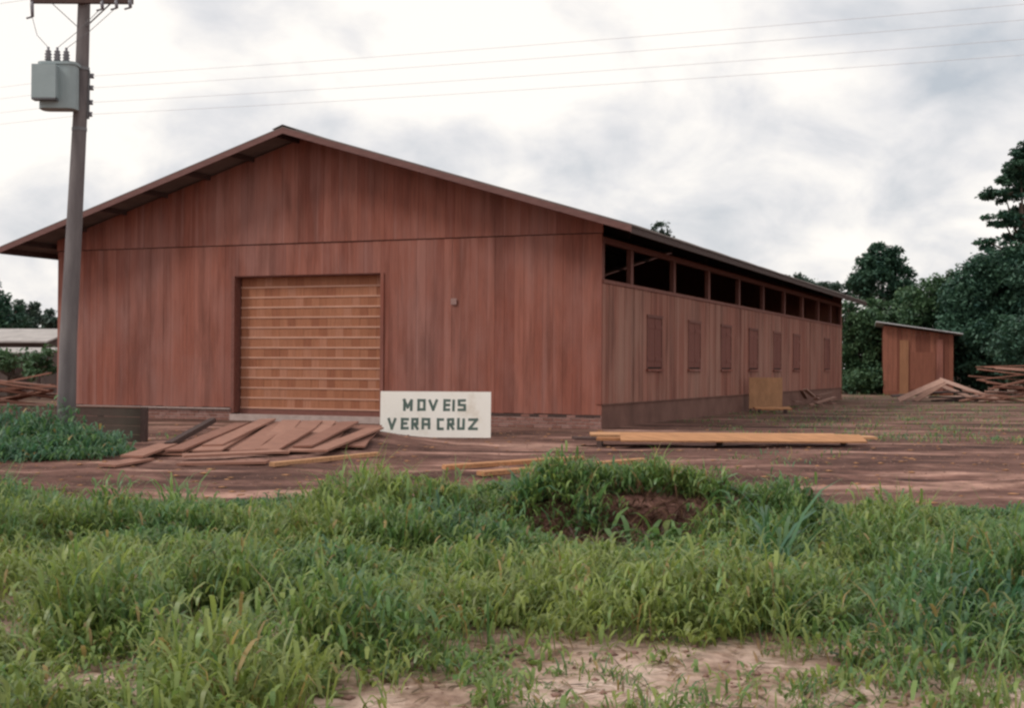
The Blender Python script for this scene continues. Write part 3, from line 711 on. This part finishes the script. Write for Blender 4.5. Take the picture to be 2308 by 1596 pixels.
# ------------------------------------------------------------------ shed on the right
S0 = dep(1991, 888, 80); S0.z = 0; sh = empty('small_shed', S0, toc-.24); tag(sh, 'small reddish-brown board shed with thin sloping metal roof at right', 'shed')
sw_ = 3.95
hl, hr = 4.25, 3.70
for i in range(15):
    x0, x1 = sw_*i/15, sw_*(i+1)/15; q = MB(); y0 = random.uniform(-.012,.0)
    z0, z1 = hl+(hr-hl)*x0/sw_-.12, hl+(hr-hl)*x1/sw_-.12
    q.add([(x0+.006,y0,.25),(x1-.006,y0,.25),(x1-.006,.03,.25),(x0+.006,.03,.25),(x0+.006,y0,z0),(x1-.006,y0,z1),(x1-.006,.03,z1),(x0+.006,.03,z0)],[(0,3,2,1),(4,5,6,7),(0,1,5,4),(1,2,6,5),(2,3,7,6),(3,0,4,7)]).build('wall_board', M['shed'], sh)
for nm_, bx_ in (('side_wall',(0,.05,.031,3.4,.1,hl-.15)),('side_wall',(sw_-.05,sw_,.031,3.4,.1,hr-.16)),('back_wall',(.051,sw_-.051,3.35,3.4,.1,hr-.17)),('base_sill',(.0,sw_,-.02,.06,.03,.248)),('inner_lining',(.051,sw_-.051,.032,.05,.25,hr-.16))):
    MB().box(*bx_).build(nm_, M['shed'] if nm_ != 'inner_lining' else M['inner'], sh)
MB().box(.92,1.42,-.09,-.016,.02,3.25).build('pale_board', M['shedpost'], sh)
MB().box(3.0,3.37,-.06,-.016,.25,3.3).build('pale_board', M['clad'], sh)
MB().box(1.5,2.95,-.035,-.016,.35,2.55).build('door', M['shed'], sh)
rf = MB(); za, zb = hl+(hr-hl)*(-.45/sw_)+.06, hl+(hr-hl)*((sw_+.5)/sw_)+.02
rf.add([(-.45,-.55,za-.05),(sw_+.5,-.55,zb-.05),(sw_+.5,3.7,zb-.25),(-.45,3.7,za-.25),(-.45,-.55,za),(sw_+.5,-.55,zb),(sw_+.5,3.7,zb-.2),(-.45,3.7,za-.2)],[(0,3,2,1),(4,5,6,7),(0,1,5,4),(1,2,6,5),(2,3,7,6),(3,0,4,7)])
rf.build('roof', M['rooftin'], sh)

# ------------------------------------------------------------------ low house far left
HB = dep(60, 860, 66); HB.z = 0; ho = empty('low_house', HB, .25); tag(ho, 'low dark house with pale sheet roof far behind at left', 'house')
MB().box(-4.5,2.2,-2.5,2.5,0,2.45).build('wall', M['wallpale'], ho)
rm = MB()
for s_, z0 in ((-1, 2.5), (1, 2.5)):
    rm.add([(-5.0,s_*3.0,z0),(2.6,s_*3.0,z0),(2.6,0,3.15),(-5.0,0,3.15),(-5.0,s_*3.0,z0+.08),(2.6,s_*3.0,z0+.08),(2.6,0,3.23),(-5.0,0,3.23)],[(0,3,2,1),(4,5,6,7),(0,1,5,4),(1,2,6,5),(3,0,4,7)])
rm.build('roof', M['roofpale'], ho)
MB().add([(2.19,-2.5,2.45),(2.19,2.5,2.45),(2.19,0,3.1),(2.12,-2.5,2.45),(2.12,2.5,2.45),(2.12,0,3.1)],[(0,1,2),(5,4,3)]).build('gable', M['wallpale'], ho)
for xq in (-3.6,-1.0): 
    wv = MB().box(xq-.5,xq+.5,-2.54,-2.505,.8,1.7).build('window', M['inner'], ho)
MB().box(.5,1.4,-2.545,-2.505,.02,1.85).build('door', M['dark_plank'], ho)
# open lean-to in front of it
LB = dep(20, 860, 60); LB.z = 0; le = empty('open_lean_to', LB, .25); tag(le, 'open lean-to with thin pale roof edge before the low house', 'shelter')
MB().add([(-4,-1.6,1.95),(2.4,-1.6,1.95),(2.4,1.6,2.2),(-4,1.6,2.2),(-4,-1.6,2.01),(2.4,-1.6,2.01),(2.4,1.6,2.26),(-4,1.6,2.26)],[(0,3,2,1),(4,5,6,7),(0,1,5,4),(1,2,6,5),(2,3,7,6),(3,0,4,7)]).build('roof', M['roofpale'], le)
for xq in (-3.8,-.8,2.2):
    for yq in (-1.5,1.5): MB().box(xq-.06,xq+.06,yq-.06,yq+.06,0,1.96 if yq < 0 else 2.18).build('post', M['dark_plank'], le)
#PART3
# ------------------------------------------------------------------ trees
def leaf_mesh(name, centres, rads, per, size, cols, seed, flat=.75, droop=.3):
    """leaf sprays scattered through the volume of many small clumps; each leaf a folded blade of two triangles"""
    r_ = np.random.default_rng(seed); Cn = np.repeat(np.array(centres), per, 0); Rn = np.repeat(np.array(rads), per)
    N = len(Cn); d_ = r_.normal(size=(N,3)); d_ /= np.linalg.norm(d_, axis=1)[:, None]; rr_ = r_.random(N)**.45
    P = Cn+d_*(rr_*Rn)[:, None]*np.array([1,1,flat])
    az = r_.random(N)*2*np.pi; el = r_.normal(-droop, .45, N)
    ax = np.stack([np.cos(az)*np.cos(el), np.sin(az)*np.cos(el), np.sin(el)], 1)
    sd_ = np.stack([-np.sin(az), np.cos(az), r_.normal(0,.5,N)], 1); sd_ /= np.linalg.norm(sd_, axis=1)[:, None]
    s_ = size*r_.uniform(.6,1.35,N)[:, None]
    A = P-ax*s_*.5; B = P+ax*s_*.5; nrm = np.cross(ax, sd_); C1 = P+sd_*s_*.30+nrm*s_*.08; C2 = P-sd_*s_*.30+nrm*s_*.08
    V = np.stack([A, C1, B, C2], 1).reshape(-1,3); b4 = np.arange(N)*4
    lp = np.stack([b4, b4+1, b4+2, b4, b4+2, b4+3], 1).ravel()
    cl = np.repeat(np.clip(r_.normal(.5,.28,len(centres)),0,1), per)*.6+.4*r_.random(N)
    c0, c1 = np.array(cols[0]), np.array(cols[1]); col = c0+(c1-c0)*cl[:, None]
    return np_mesh(name, V, lp, np.full(2*N, 3), np.repeat(col, 4, 0))
DK = ((.018,.058,.048),(.090,.175,.110)); MD = ((.030,.082,.052),(.135,.220,.105)); BL = ((.045,.085,.075),(.11,.155,.12))  # leaf palettes lifted and blued, so slight distance haze is put into the colour
def tree(name, base, lobes, label, group, cols=MD, trunk_r=.2, per=60, size=.26, clumps=1.0, seed=0, flat=.75, cr=(.45,.9)):
    """lobes: (dx, dy, z, rx, rz) ellipsoids; clumps sit mostly on their skins, with gaps"""
    r_ = np.random.default_rng(seed); root = empty(name, base); tag(root, label, 'tree', group)
    ctr, rad = [], []
    top = max(l[2]+l[4] for l in lobes); mid = Vector((lobes[0][0], lobes[0][1], lobes[0][2]))
    mb = MB(); tz = mid.z*.85
    tp = [Vector((0,0,-.1)), Vector((mid.x*.2+r_.normal()*.1, mid.y*.2, tz*.35)), Vector((mid.x*.6, mid.y*.6, tz*.7)), Vector((mid.x, mid.y, tz))]
    mb.tube(tp, [trunk_r, trunk_r*.8, trunk_r*.6, trunk_r*.35], 7)
    for (dx_, dy_, z_, rx, rz) in lobes:
        n = max(6, int(clumps*9*(rx*rx+rx*rz*1.2)))
        for _ in range(n):
            v = r_.normal(size=3); v /= np.linalg.norm(v); q = r_.uniform(.55, 1.03)
            c_ = np.array([dx_+v[0]*rx*q, dy_+v[1]*rx*q, z_+v[2]*rz*q])
            if c_[2] < .35: c_[2] = .35+r_.random()*.3
            ctr.append(c_); rad.append(r_.uniform(*cr)*min(1, .35+rx*.35))
        st = tp[2]; en = Vector((dx_, dy_, z_)); mb.tube([st, (st+en)/2+Vector((0,0,-.1*rx)), en], [trunk_r*.42, trunk_r*.28, trunk_r*.10], 5)
        for _ in range(4):
            v = Vector(r_.normal(size=3)).normalized(); mb.tube([en, en+Vector((v.x*rx*.8, v.y*rx*.8, abs(v.z)*rz*.7))], [trunk_r*.1, .02], 4)
    mb.build('trunk', M['bark'], root, smooth=True)
    link('crown', leaf_mesh('crown', ctr, rad, per, size, cols, seed+100, flat), M['leaf'], root)
    return root
def px(w_, d_): return w_/F_D*d_
def tree_px(name, x, d_, spec, label, group, **kw):
    """spec: lobes as (x_px, y_px, rx_px, ry_px, depth offset)"""
    B = dep(x, 850, d_); B.z = 0; lob = []
    for (xq, yq, rxp, ryp, dd) in spec:
        P = dep(xq, yq, d_+dd); lob.append((P.x-B.x, P.y-B.y, P.z, px(rxp, d_), px(ryp, d_)))
    return tree(name, B, lob, label, group, **kw)
GT = 'trees behind the shed on the right'; GL_ = 'trees far behind on the left'; GR = 'trees showing over the warehouse roof'
tree_px('broadleaf_tree', 1985, 98, [(1988,640,66,46,0),(1985,598,46,38,0),(1978,572,22,24,0),(2012,585,30,30,0),(1942,640,30,34,1),(2034,640,28,44,-1)], 'dark rounded conical tree standing right behind the far end of the warehouse', GT, cols=DK, seed=1, size=.30, per=70)
tree_px('tall_tree', 2330, 86, [(2300,380,44,18,0),(2318,345,36,26,0),(2345,360,60,50,1),(2300,410,50,20,1),(2265,440,50,14,0),(2320,430,46,16,1),(2262,497,46,17,0),(2320,480,40,22,1),(2230,545,24,24,-1),(2290,545,30,34,0),(2350,520,60,60,2),(2380,420,50,60,2)], 'tall tree with layered branches rising at the right edge', GT, cols=DK, seed=2, size=.28, per=60, flat=.45, trunk_r=.3, cr=(.4,.75), clumps=1.1)
tree_px('broadleaf_tree', 2260, 84, [(2245,650,100,90,0),(2180,690,60,64,-1),(2300,620,80,76,1),(2200,780,95,90,-2),(2300,760,90,100,-1)], 'large dense dark tree at the right behind the lumber pile', GT, cols=DK, seed=3, size=.28, per=75, trunk_r=.35, clumps=1.3)
tree_px('broadleaf_tree', 2110, 88, [(2110,680,58,56,0),(2075,700,48,50,-1),(2150,655,46,44,0),(2130,760,70,70,0)], 'mid-green tree rising directly behind the small shed', GT, cols=MD, seed=4, size=.28)
tree_px('broadleaf_tree', 2020, 92, [(2000,715,56,40,0),(2055,690,44,50,1),(1955,715,46,36,0),(1990,780,85,80,0)], 'lower bushy tree between the warehouse end and the shed', GT, cols=MD, seed=5, size=.28)
tree_px('leafy_bush', 1945, 84, [(1945,790,52,72,0),(1915,720,40,44,0),(1975,850,42,44,-1),(1918,830,44,60,1),(1950,865,60,30,-2),(1900,870,40,30,0),(1968,735,34,36,0),(1985,800,30,50,2)], 'dark green bush filling the gap between the warehouse and the shed', GT, cols=MD, seed=6, size=.26, clumps=1.6)
tree_px('leafy_bush', 2215, 82, [(2195,820,56,70,0),(2255,800,70,80,0),(2180,770,36,50,0)], 'dark bush to the right of the shed behind the lumber', GT, cols=DK, seed=7, size=.26)
tree_px('leafy_bush', 2320, 74, [(2310,790,70,80,0),(2380,800,70,80,0)], 'dark bush at the right edge behind the tall lumber pile', GT, cols=DK, seed=8, size=.26)
tree_px('broadleaf_tree', 2460, 88, [(2450,640,100,90,0),(2430,760,110,80,0)], 'dense tree beyond the right edge', GT, cols=DK, seed=9, size=.3, per=45)
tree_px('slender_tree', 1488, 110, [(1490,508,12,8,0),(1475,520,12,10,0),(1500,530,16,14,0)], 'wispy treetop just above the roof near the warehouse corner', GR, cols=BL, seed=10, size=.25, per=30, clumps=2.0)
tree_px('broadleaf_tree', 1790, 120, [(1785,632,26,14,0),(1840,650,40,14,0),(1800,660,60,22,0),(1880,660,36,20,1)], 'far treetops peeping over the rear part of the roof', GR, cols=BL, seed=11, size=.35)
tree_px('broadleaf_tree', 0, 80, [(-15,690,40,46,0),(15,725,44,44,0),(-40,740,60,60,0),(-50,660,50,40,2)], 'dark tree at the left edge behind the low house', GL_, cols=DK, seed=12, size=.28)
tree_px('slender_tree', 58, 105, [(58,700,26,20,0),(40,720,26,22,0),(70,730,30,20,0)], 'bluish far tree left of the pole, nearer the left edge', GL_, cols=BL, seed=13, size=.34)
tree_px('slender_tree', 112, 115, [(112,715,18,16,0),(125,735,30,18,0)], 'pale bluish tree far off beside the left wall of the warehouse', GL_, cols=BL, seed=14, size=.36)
tree_px('leafy_bush', 30, 56, [(30,815,50,26,0),(-20,820,40,30,0),(90,830,30,24,-2),(105,815,22,26,-2)], 'green bush in front of the low house behind the left lumber pile', GL_, cols=MD, seed=15, size=.22)
# far-off wood along the horizon
ctr, rad = [], []
for i in range(900):
    a_ = rng.uniform(-110, 160); d_ = rng.uniform(150, 190); P = AD(a_, d_); hh_ = 3.5+4.5*float(fbm(np.array(a_*.06), np.array(.3), 5))
    ctr.append((P.x, P.y, rng.random()**.7*hh_)); rad.append(rng.uniform(1.0, 1.9))
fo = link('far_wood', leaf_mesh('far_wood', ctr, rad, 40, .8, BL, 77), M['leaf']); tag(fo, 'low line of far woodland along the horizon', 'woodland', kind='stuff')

# ------------------------------------------------------------------ grass and weeds
def blades(P, L_, wd, az, lean_, curl, col, seg=3):
    """tapered arching blades: root, three bent segments, pointed tip"""
    N = len(P); V = []; dx_, dy_ = np.cos(az), np.sin(az); sx_, sy_ = -dy_, dx_
    ang = np.pi/2-lean_; x_ = np.zeros(N); z_ = np.zeros(N); rows_ = []
    prof = [.55, 1.0, .8, 0.0] if seg == 3 else [.5, .9, 1.0, .7, 0]
    for s in range(seg+1):
        hw = wd*.5*prof[s]
        cx_ = P[:,0]+dx_*x_; cy_ = P[:,1]+dy_*x_; cz = P[:,2]+z_
        if s < seg:
            V.append(np.stack([cx_+sx_*hw, cy_+sy_*hw, cz], 1)); V.append(np.stack([cx_-sx_*hw, cy_-sy_*hw, cz], 1))
            st = L_/seg; x_ = x_+np.cos(ang)*st; z_ = z_+np.sin(ang)*st; ang = ang-curl*(.6+.5*s)
        else: V.append(np.stack([cx_, cy_, cz], 1))
    V = np.stack(V, 1); k = V.shape[1]; b_ = (np.arange(N)*k)[:, None]
    q = [[2*s, 2*s+1, 2*s+3, 2*s+2] for s in range(seg-1)]; lp = []
    idx = np.concatenate([np.array(a) for a in q]+[np.array([2*seg-2, 2*seg-1, 2*seg])]); cnt = np.array([4]*(seg-1)+[3])
    return V.reshape(-1,3), (b_+idx[None,:]).ravel(), np.tile(cnt, N), np.repeat(col, k, 0)
def grass_obj(name, parts, mat):
    Vs, Ls, Cs, Ks = [], [], [], []; o_ = 0
    for V, l_, c_, k_ in parts: Vs.append(V); Ls.append(l_+o_); Cs.append(c_); Ks.append(k_); o_ += len(V)
    return link(name, np_mesh(name, np.concatenate(Vs), np.concatenate(Ls), np.concatenate(Cs), np.concatenate(Ks), True), mat)
YG, MG, BG, DRY = np.array((.275,.330,.095)), np.array((.140,.250,.085)), np.array((.070,.165,.098)), np.array((.42,.30,.13))
def tufts(cx_, cy_, n_bl, Lm, wm, hue, spread=.07, lean=(.1,.75), curl=(.35,.95), dry=.04, seed=0, seg=3):
    r_ = np.random.default_rng(seed); N = len(cx_)*n_bl; x_ = np.repeat(cx_, n_bl)+r_.normal(0, spread, N); y_ = np.repeat(cy_, n_bl)+r_.normal(0, spread, N)
    L_ = np.repeat(Lm, n_bl)*r_.uniform(.55, 1.25, N); hu = np.clip(np.repeat(hue, n_bl)+r_.normal(0,.16,N), 0, 1)[:, None]
    col = np.where(hu < .5, BG+(MG-BG)*hu*2, MG+(YG-MG)*(hu*2-1))*r_.uniform(.75,1.25,N)[:, None]
    dr = r_.random(N) < dry; col[dr] = DRY*r_.uniform(.6,1.2,dr.sum())[:, None]
    return blades(np.stack([x_, y_, H(x_, y_)-.01], 1), L_, wm*r_.uniform(.6,1.4,N), r_.random(N)*2*np.pi, r_.uniform(*lean, N), r_.uniform(*curl, N), col, seg)
def leafy(cx_, cy_, n_lf, stem, Lf, wd, hue, spread=.05, dry=.03, seed=0):
    # leafy culms: short broad blades leave a stem at many heights and arch over
    r_ = np.random.default_rng(seed); N = len(cx_)*n_lf; u_ = r_.random(N)**.8; az = r_.random(N)*2*np.pi; sh_ = np.repeat(stem, n_lf)
    bx = np.repeat(r_.normal(0,.22,len(cx_)), n_lf)*sh_*u_; by = np.repeat(r_.normal(0,.22,len(cx_)), n_lf)*sh_*u_
    x_ = np.repeat(cx_, n_lf)+r_.normal(0, spread, N)+bx; y_ = np.repeat(cy_, n_lf)+r_.normal(0, spread, N)+by; z_ = H(x_, y_)+sh_*u_*r_.uniform(.8,1.15,N)-.01
    hu = np.clip(np.repeat(hue+r_.normal(0,.14,len(cx_)), n_lf)+r_.normal(0,.12,N), 0, 1)[:, None]
    col = np.where(hu < .5, BG+(MG-BG)*hu*2, MG+(YG-MG)*(hu*2-1))*r_.uniform(.7,1.3,N)[:, None]
    dr = r_.random(N) < dry; col[dr] = DRY*r_.uniform(.6,1.2,dr.sum())[:, None]
    L_ = np.repeat(Lf, n_lf)*r_.uniform(.55,1.4,N); 
    return blades(np.stack([x_, y_, z_], 1), L_, wd*r_.uniform(.55,1.35,N), az, r_.uniform(.15,.95,N), r_.uniform(.5,1.25,N), col, 3)
# verge between the road and the yard
def cover(a, d):
    """how densely the verge is grown, 0..1"""
    n1_ = fbm(a*.55+3, d*.8, 41); n2_ = fbm(a*1.7, d*2.3, 43); edge = 14.3+.9*(fbm(a*.5, d*0+.7, 45)-.5)*2-.5*sstep(1.5,4,a)
    c_ = sstep(edge+.4, edge-.7, d)
    bare = sstep(8.05, 6.7, d+.6*(n1_-.5)*2+.35*np.exp(-((a-3.1)/.6)**2)-.55*sstep(.2,-1.6,a)*1.6+.0)*(.45+.55*sstep(-1.3,.1,a))
    patch = sstep(.42,.56, .5*n1_+.5*n2_)*sstep(11.5, 8.5, d)*.70
    face = np.exp(-(np.abs(a-1.0)/1.15)**3)*sstep(10.7,11.2,d)*sstep(12.25,12.0,d)*(.35+.75*sstep(.35,.6,fbm(a*2.2, d*2.2, 47)))
    gap = np.exp(-((a-2.35)/.5)**2-((d-12.6)/.6)**2)*.5+np.exp(-((a-1.7)/.5)**2-((d-9.0)/.35)**2)*.6
    return c_*np.clip(1-bare*.84-patch-face-gap, 0.03, 1)
NT = 30000
a_ = rng.uniform(-1, 1, NT*2); d_ = 5.0+(14.9-5.0)*rng.random(NT*2)**.8; a_ = a_*(d_*.42+1.6)
keep = rng.random(NT*2) < cover(a_, d_); a_, d_ = a_[keep][:NT], d_[keep][:NT]
gx_ = CAM[0]+rt[0]*a_+fwh[0]*d_; gy_ = CAM[1]+rt[1]*a_+fwh[1]*d_
hn = fbm(gx_*.55, gy_*.55, 51); cvr = cover(a_, d_)
Lm = (.12+.26*sstep(.30,.72,hn))*(.45+.55*cvr)*(1-.38*sstep(11.0,13.2,d_)); Lm *= 1+.5*np.exp(-((a_-3.0)/.9)**2-((d_-8.3)/1.1)**2)
hue = np.clip(.92-.085*(d_-8)+1.1*(fbm(gx_*.8+9, gy_*.8, 53)-.5)-.55*np.exp(-((a_-3.0)/.8)**2-((d_-8.0)/.9)**2)-.25*sstep(8.5,6.5,d_), 0, 1)
low = 1-.80*np.exp(-((a_-1.0)/1.15)**2-((d_-10.8)/.75)**2)-.30*np.exp(-((a_-1.1)/1.3)**2-((d_-12.6)/.6)**2); Lm = Lm*low
rag = .22+1.5*sstep(.25,.78,fbm(gx_*2.4, gy_*2.4, 57)); Lm = Lm*rag*(1-.30*sstep(12.0,13.2,d_)*sstep(.5,.0,a_))
parts = [leafy(gx_, gy_, 6, Lm*.90, .085+.20*Lm, .021, hue, seed=61)]
sel = rng.random(len(gx_)) < .30; parts.append(tufts(gx_[sel], gy_[sel], 4, Lm[sel]*1.45, .010, hue[sel], .05, (.0,.55), (.3,.9), .08, 63))
sel = rng.random(len(gx_)) < .09; parts.append(tufts(gx_[sel], gy_[sel], 5, Lm[sel]*.9, .040, np.clip(hue[sel]-.1,0,1), .04, (.3,1.1), (.3,.8), .03, 62))
r_ = np.random.default_rng(66); N = 3200; d2 = r_.uniform(5.2, 9.0, N); a2 = r_.uniform(-1,1,N)*(d2*.42+1.0); ok = r_.random(N) < sstep(.40,.62,fbm(a2*1.9, d2*2.6, 67))
X2 = CAM[0]+rt[0]*a2[ok]+fwh[0]*d2[ok]; Y2 = CAM[1]+rt[1]*a2[ok]+fwh[1]*d2[ok]
parts.append(tufts(X2, Y2, 6, r_.uniform(.05,.15,len(X2)), .009, r_.uniform(.3,.9,len(X2)), .035, (.2,1.2), (.2,.7), .12, 68))
# straw and dead leaves lying on the bare shoulder
r_ = np.random.default_rng(64); N = 9000; d2 = r_.uniform(5.0, 14.5, N); a2 = r_.uniform(-1,1,N)*(d2*.42+1.4); X2 = CAM[0]+rt[0]*a2+fwh[0]*d2; Y2 = CAM[1]+rt[1]*a2+fwh[1]*d2
parts.append(blades(np.stack([X2,Y2,H(X2,Y2)+.006],1), r_.uniform(.05,.22,N), r_.uniform(.006,.016,N), r_.random(N)*6.28, r_.uniform(1.3,1.56,N), r_.uniform(0,.12,N), np.array((.26,.17,.095))*r_.uniform(.35,1.5,N)[:,None]))
go = grass_obj('verge_grass', parts, M['grass']); tag(go, 'dense green grass and weeds covering the roadside verge in front', 'grass', kind='stuff')
# short sparse growth: bare strip, yard and far field
NS_ = 14000; a_ = rng.uniform(-1,1,NS_); d_ = 14+66*rng.random(NS_)**1.5; a_ *= d_*.5+2; X_ = CAM[0]+rt[0]*a_+fwh[0]*d_; Y_ = CAM[1]+rt[1]*a_+fwh[1]*d_
ok = (rng.random(NS_) < sstep(.50,.62, fbm(X_*.35, Y_*.35, 71))*np.where(d_ > 26, .5, .25)*np.where((a_ > 5) & (d_ > 27), 1.0, .6)+.25*((a_ > 5) & (d_ > 27) & (d_ < 55))) & ~((X_ < .3) & (Y_ > -3.0) & (Y_ < L+1)) & ~((d_ < 27) & (a_ < 1.5)) & ~((a_ > 1.5) & (a_ < 8) & (np.abs(d_-26) < 1.5))
gs_ = grass_obj('yard_grass', [tufts(X_[ok], Y_[ok], 7, np.full(ok.sum(), .15)+.05*sstep(40,70,d_[ok]), .022, np.clip(.45+.4*rng.normal(size=ok.sum())*.5,0,1), .16, (.3,1.2), (.2,.6), .10, 72)], M['grass'])
tag(gs_, 'thin patchy grass on the bare yard beside the warehouse', 'grass', kind='stuff')
# weeds round the pole
NW = 900; xq = rng.uniform(-60, 285, NW); dq = rng.uniform(20.6, 25.2, NW); a_ = (xq-1154)/F_D*dq
ok = rng.random(NW) < sstep(300, 190, xq+rng.normal(0,25,NW))*sstep(20.3,21.3,dq+.5*rng.normal(size=NW)*.5); wh_ = 1.0-.72*sstep(110,290,xq[ok])-.35*sstep(22.5,20.8,dq[ok]); wh_ = np.clip(wh_,.15,1); a_, dq = a_[ok], dq[ok]
X_ = CAM[0]+rt[0]*a_+fwh[0]*dq; Y_ = CAM[1]+rt[1]*a_+fwh[1]*dq
ww = grass_obj('pole_weeds', [leafy(X_, Y_, 12, (.04+1.15*fbm(X_*1.6, Y_*1.6, 81)**2)*wh_, np.full(len(X_), .20), .04, np.full(len(X_), .12), .12, .02, 82)], M['grass'])
tag(ww, 'dark green weeds crowding the foot of the utility pole', 'weeds', kind='stuff')
# grass clumps that stand out
def clump(x, y, d_, n, ln, wd, hue_, label, spread=.09, lean=(.05,.7), seed=0):
    P = dep(x, y, d_); xx, yq = np.array([P.x]), np.array([P.y]); z_ = float(H(P.x, P.y)); root = empty('tall_grass_clump', (P.x, P.y, z_))
    V, l_, c_, k_ = tufts(xx, yq, n, np.array([ln]), wd, np.array([hue_]), spread, lean, (.25,.6), 0.0, seed, 4)
    V = V-np.array([P.x, P.y, z_]); link('blades', np_mesh('blades', V, l_, c_, k_, True), M['grass'], root); return tag(root, label, 'grass clump', 'taller grass clumps in the verge')
clump(1462, 1090, 12.9, 60, .50, .018, .55, 'tall upright grass clump at the top of the soil mound', seed=91)
clump(1690, 1090, 13.4, 9, .42, .020, .6, 'single slim grass stalk standing right of the mound against bare earth', .02, (.0,.3), 92)
clump(1750, 1270, 10.1, 44, .85, .028, .15, 'clump of long bluish arching blades right of the soil mound', .06, (.2,1.0), 93)
clump(1185, 1170, 12.0, 44, .55, .024, .25, 'dark arching grass clump left of the soil mound', .06, (.2,.9), 94)
clump(2230, 1440, 8.1, 70, .55, .026, .12, 'dense dark green clump near the lower right corner', .14, (.1,.8), 95)
clump(450, 1560, 6.6, 20, .36, .022, .2, 'low bluish clump of wide blades near the lower left corner', .08, (.4,1.2), 96)
clump(2030, 1130, 13.2, 12, .45, .02, .5, 'slim grass clump at the far edge of the verge on the right', .04, (.0,.5), 97)
clump(395, 1090, 13.6, 50, .62, .022, .5, 'tall grass clump standing before the plank heap', .10, (.0,.6), 98)
clump(860, 1100, 13.4, 50, .60, .022, .45, 'tall grass clump at the verge edge below the white sign', .12, (.0,.6), 99)
for q, (xq, dq_, lb) in enumerate(((1240,12.2,'broad-leaved weed at the left foot of the soil mound'),(1330,11.7,'broad-leaved weed on the left face of the soil mound'),(1400,12.6,'leafy weed on the left crest of the soil mound'),(1550,12.5,'leafy weed on the right crest of the soil mound'),(1630,12.0,'broad-leaved weed at the right foot of the soil mound'),(1500,11.3,'leafy weed growing before the dug face of the soil mound'))):
    clump(xq, 1150, dq_, 26, .40, .05, .25+.06*q, lb, .13, (.15,1.0), 120+q)
# dead stalks and leaves on the mound face
r_ = np.random.default_rng(5); N = 2600; a_ = r_.normal(1.0,.75,N); d_ = r_.normal(11.65,.38,N); X_ = CAM[0]+rt[0]*a_+fwh[0]*d_; Y_ = CAM[1]+rt[1]*a_+fwh[1]*d_
col = np.array((.15,.085,.065))*r_.uniform(.4,1.7,N)[:, None]
ds = grass_obj('dead_stalks', [blades(np.stack([X_,Y_,H(X_,Y_)],1), r_.uniform(.1,.35,N), r_.uniform(.006,.02,N), r_.random(N)*6.28, r_.uniform(.7,1.5,N), r_.uniform(.1,.5,N), col)], M['grass'])
tag(ds, 'dead brown stalks and roots on the face of the soil mound', 'dead stalks', kind='stuff')
# clods and chips on bare ground
def scatter(name, N, dlo, dhi, smin, smax, mat, seed, flat=.6, lab=None, cat=None):
    r_ = np.random.default_rng(seed); d_ = r_.uniform(dlo, dhi, N); a_ = r_.uniform(-1,1,N)*(d_*.42+1); X_ = CAM[0]+rt[0]*a_+fwh[0]*d_; Y_ = CAM[1]+rt[1]*a_+fwh[1]*d_
    ok = ~((X_ < .2) & (Y_ > -.2)); X_, Y_ = X_[ok], Y_[ok]; N = len(X_)
    s_ = smin+(smax-smin)*r_.random(N)**3; base = np.array([(1,0,0),(-1,0,0),(0,1,0),(0,-1,0),(0,0,1),(0,0,-1)], float); f8 = np.array([(0,2,4),(2,1,4),(1,3,4),(3,0,4),(2,0,5),(1,2,5),(3,1,5),(0,3,5)])
    V = base[None]*s_[:,None,None]*r_.uniform(.5,1.3,(N,6,1))*np.array([1,1,flat]); th = r_.random(N)*6.28; c_, s2 = np.cos(th), np.sin(th)
    V = np.stack([V[:,:,0]*c_[:,None]-V[:,:,1]*s2[:,None], V[:,:,0]*s2[:,None]+V[:,:,1]*c_[:,None], V[:,:,2]], 2)+np.stack([X_, Y_, H(X_,Y_)+s_*.1], 1)[:,None,:]
    o = link(name, np_mesh(name, V.reshape(-1,3), (np.arange(N)[:,None,None]*6+f8[None]).ravel(), np.full(N*8,3)), mat); return tag(o, lab, cat, kind='stuff')
scatter('earth_clods', 7000, 5.2, 32, .006, .035, M['rock'], 3, lab='loose clods of red earth scattered over the bare ground', cat='clods')
scatter('wood_chips', 1600, 14.5, 34, .015, .09, M['fresh'], 4, .15, lab='pale wood chips scattered on the ground before the warehouse', cat='wood chips')
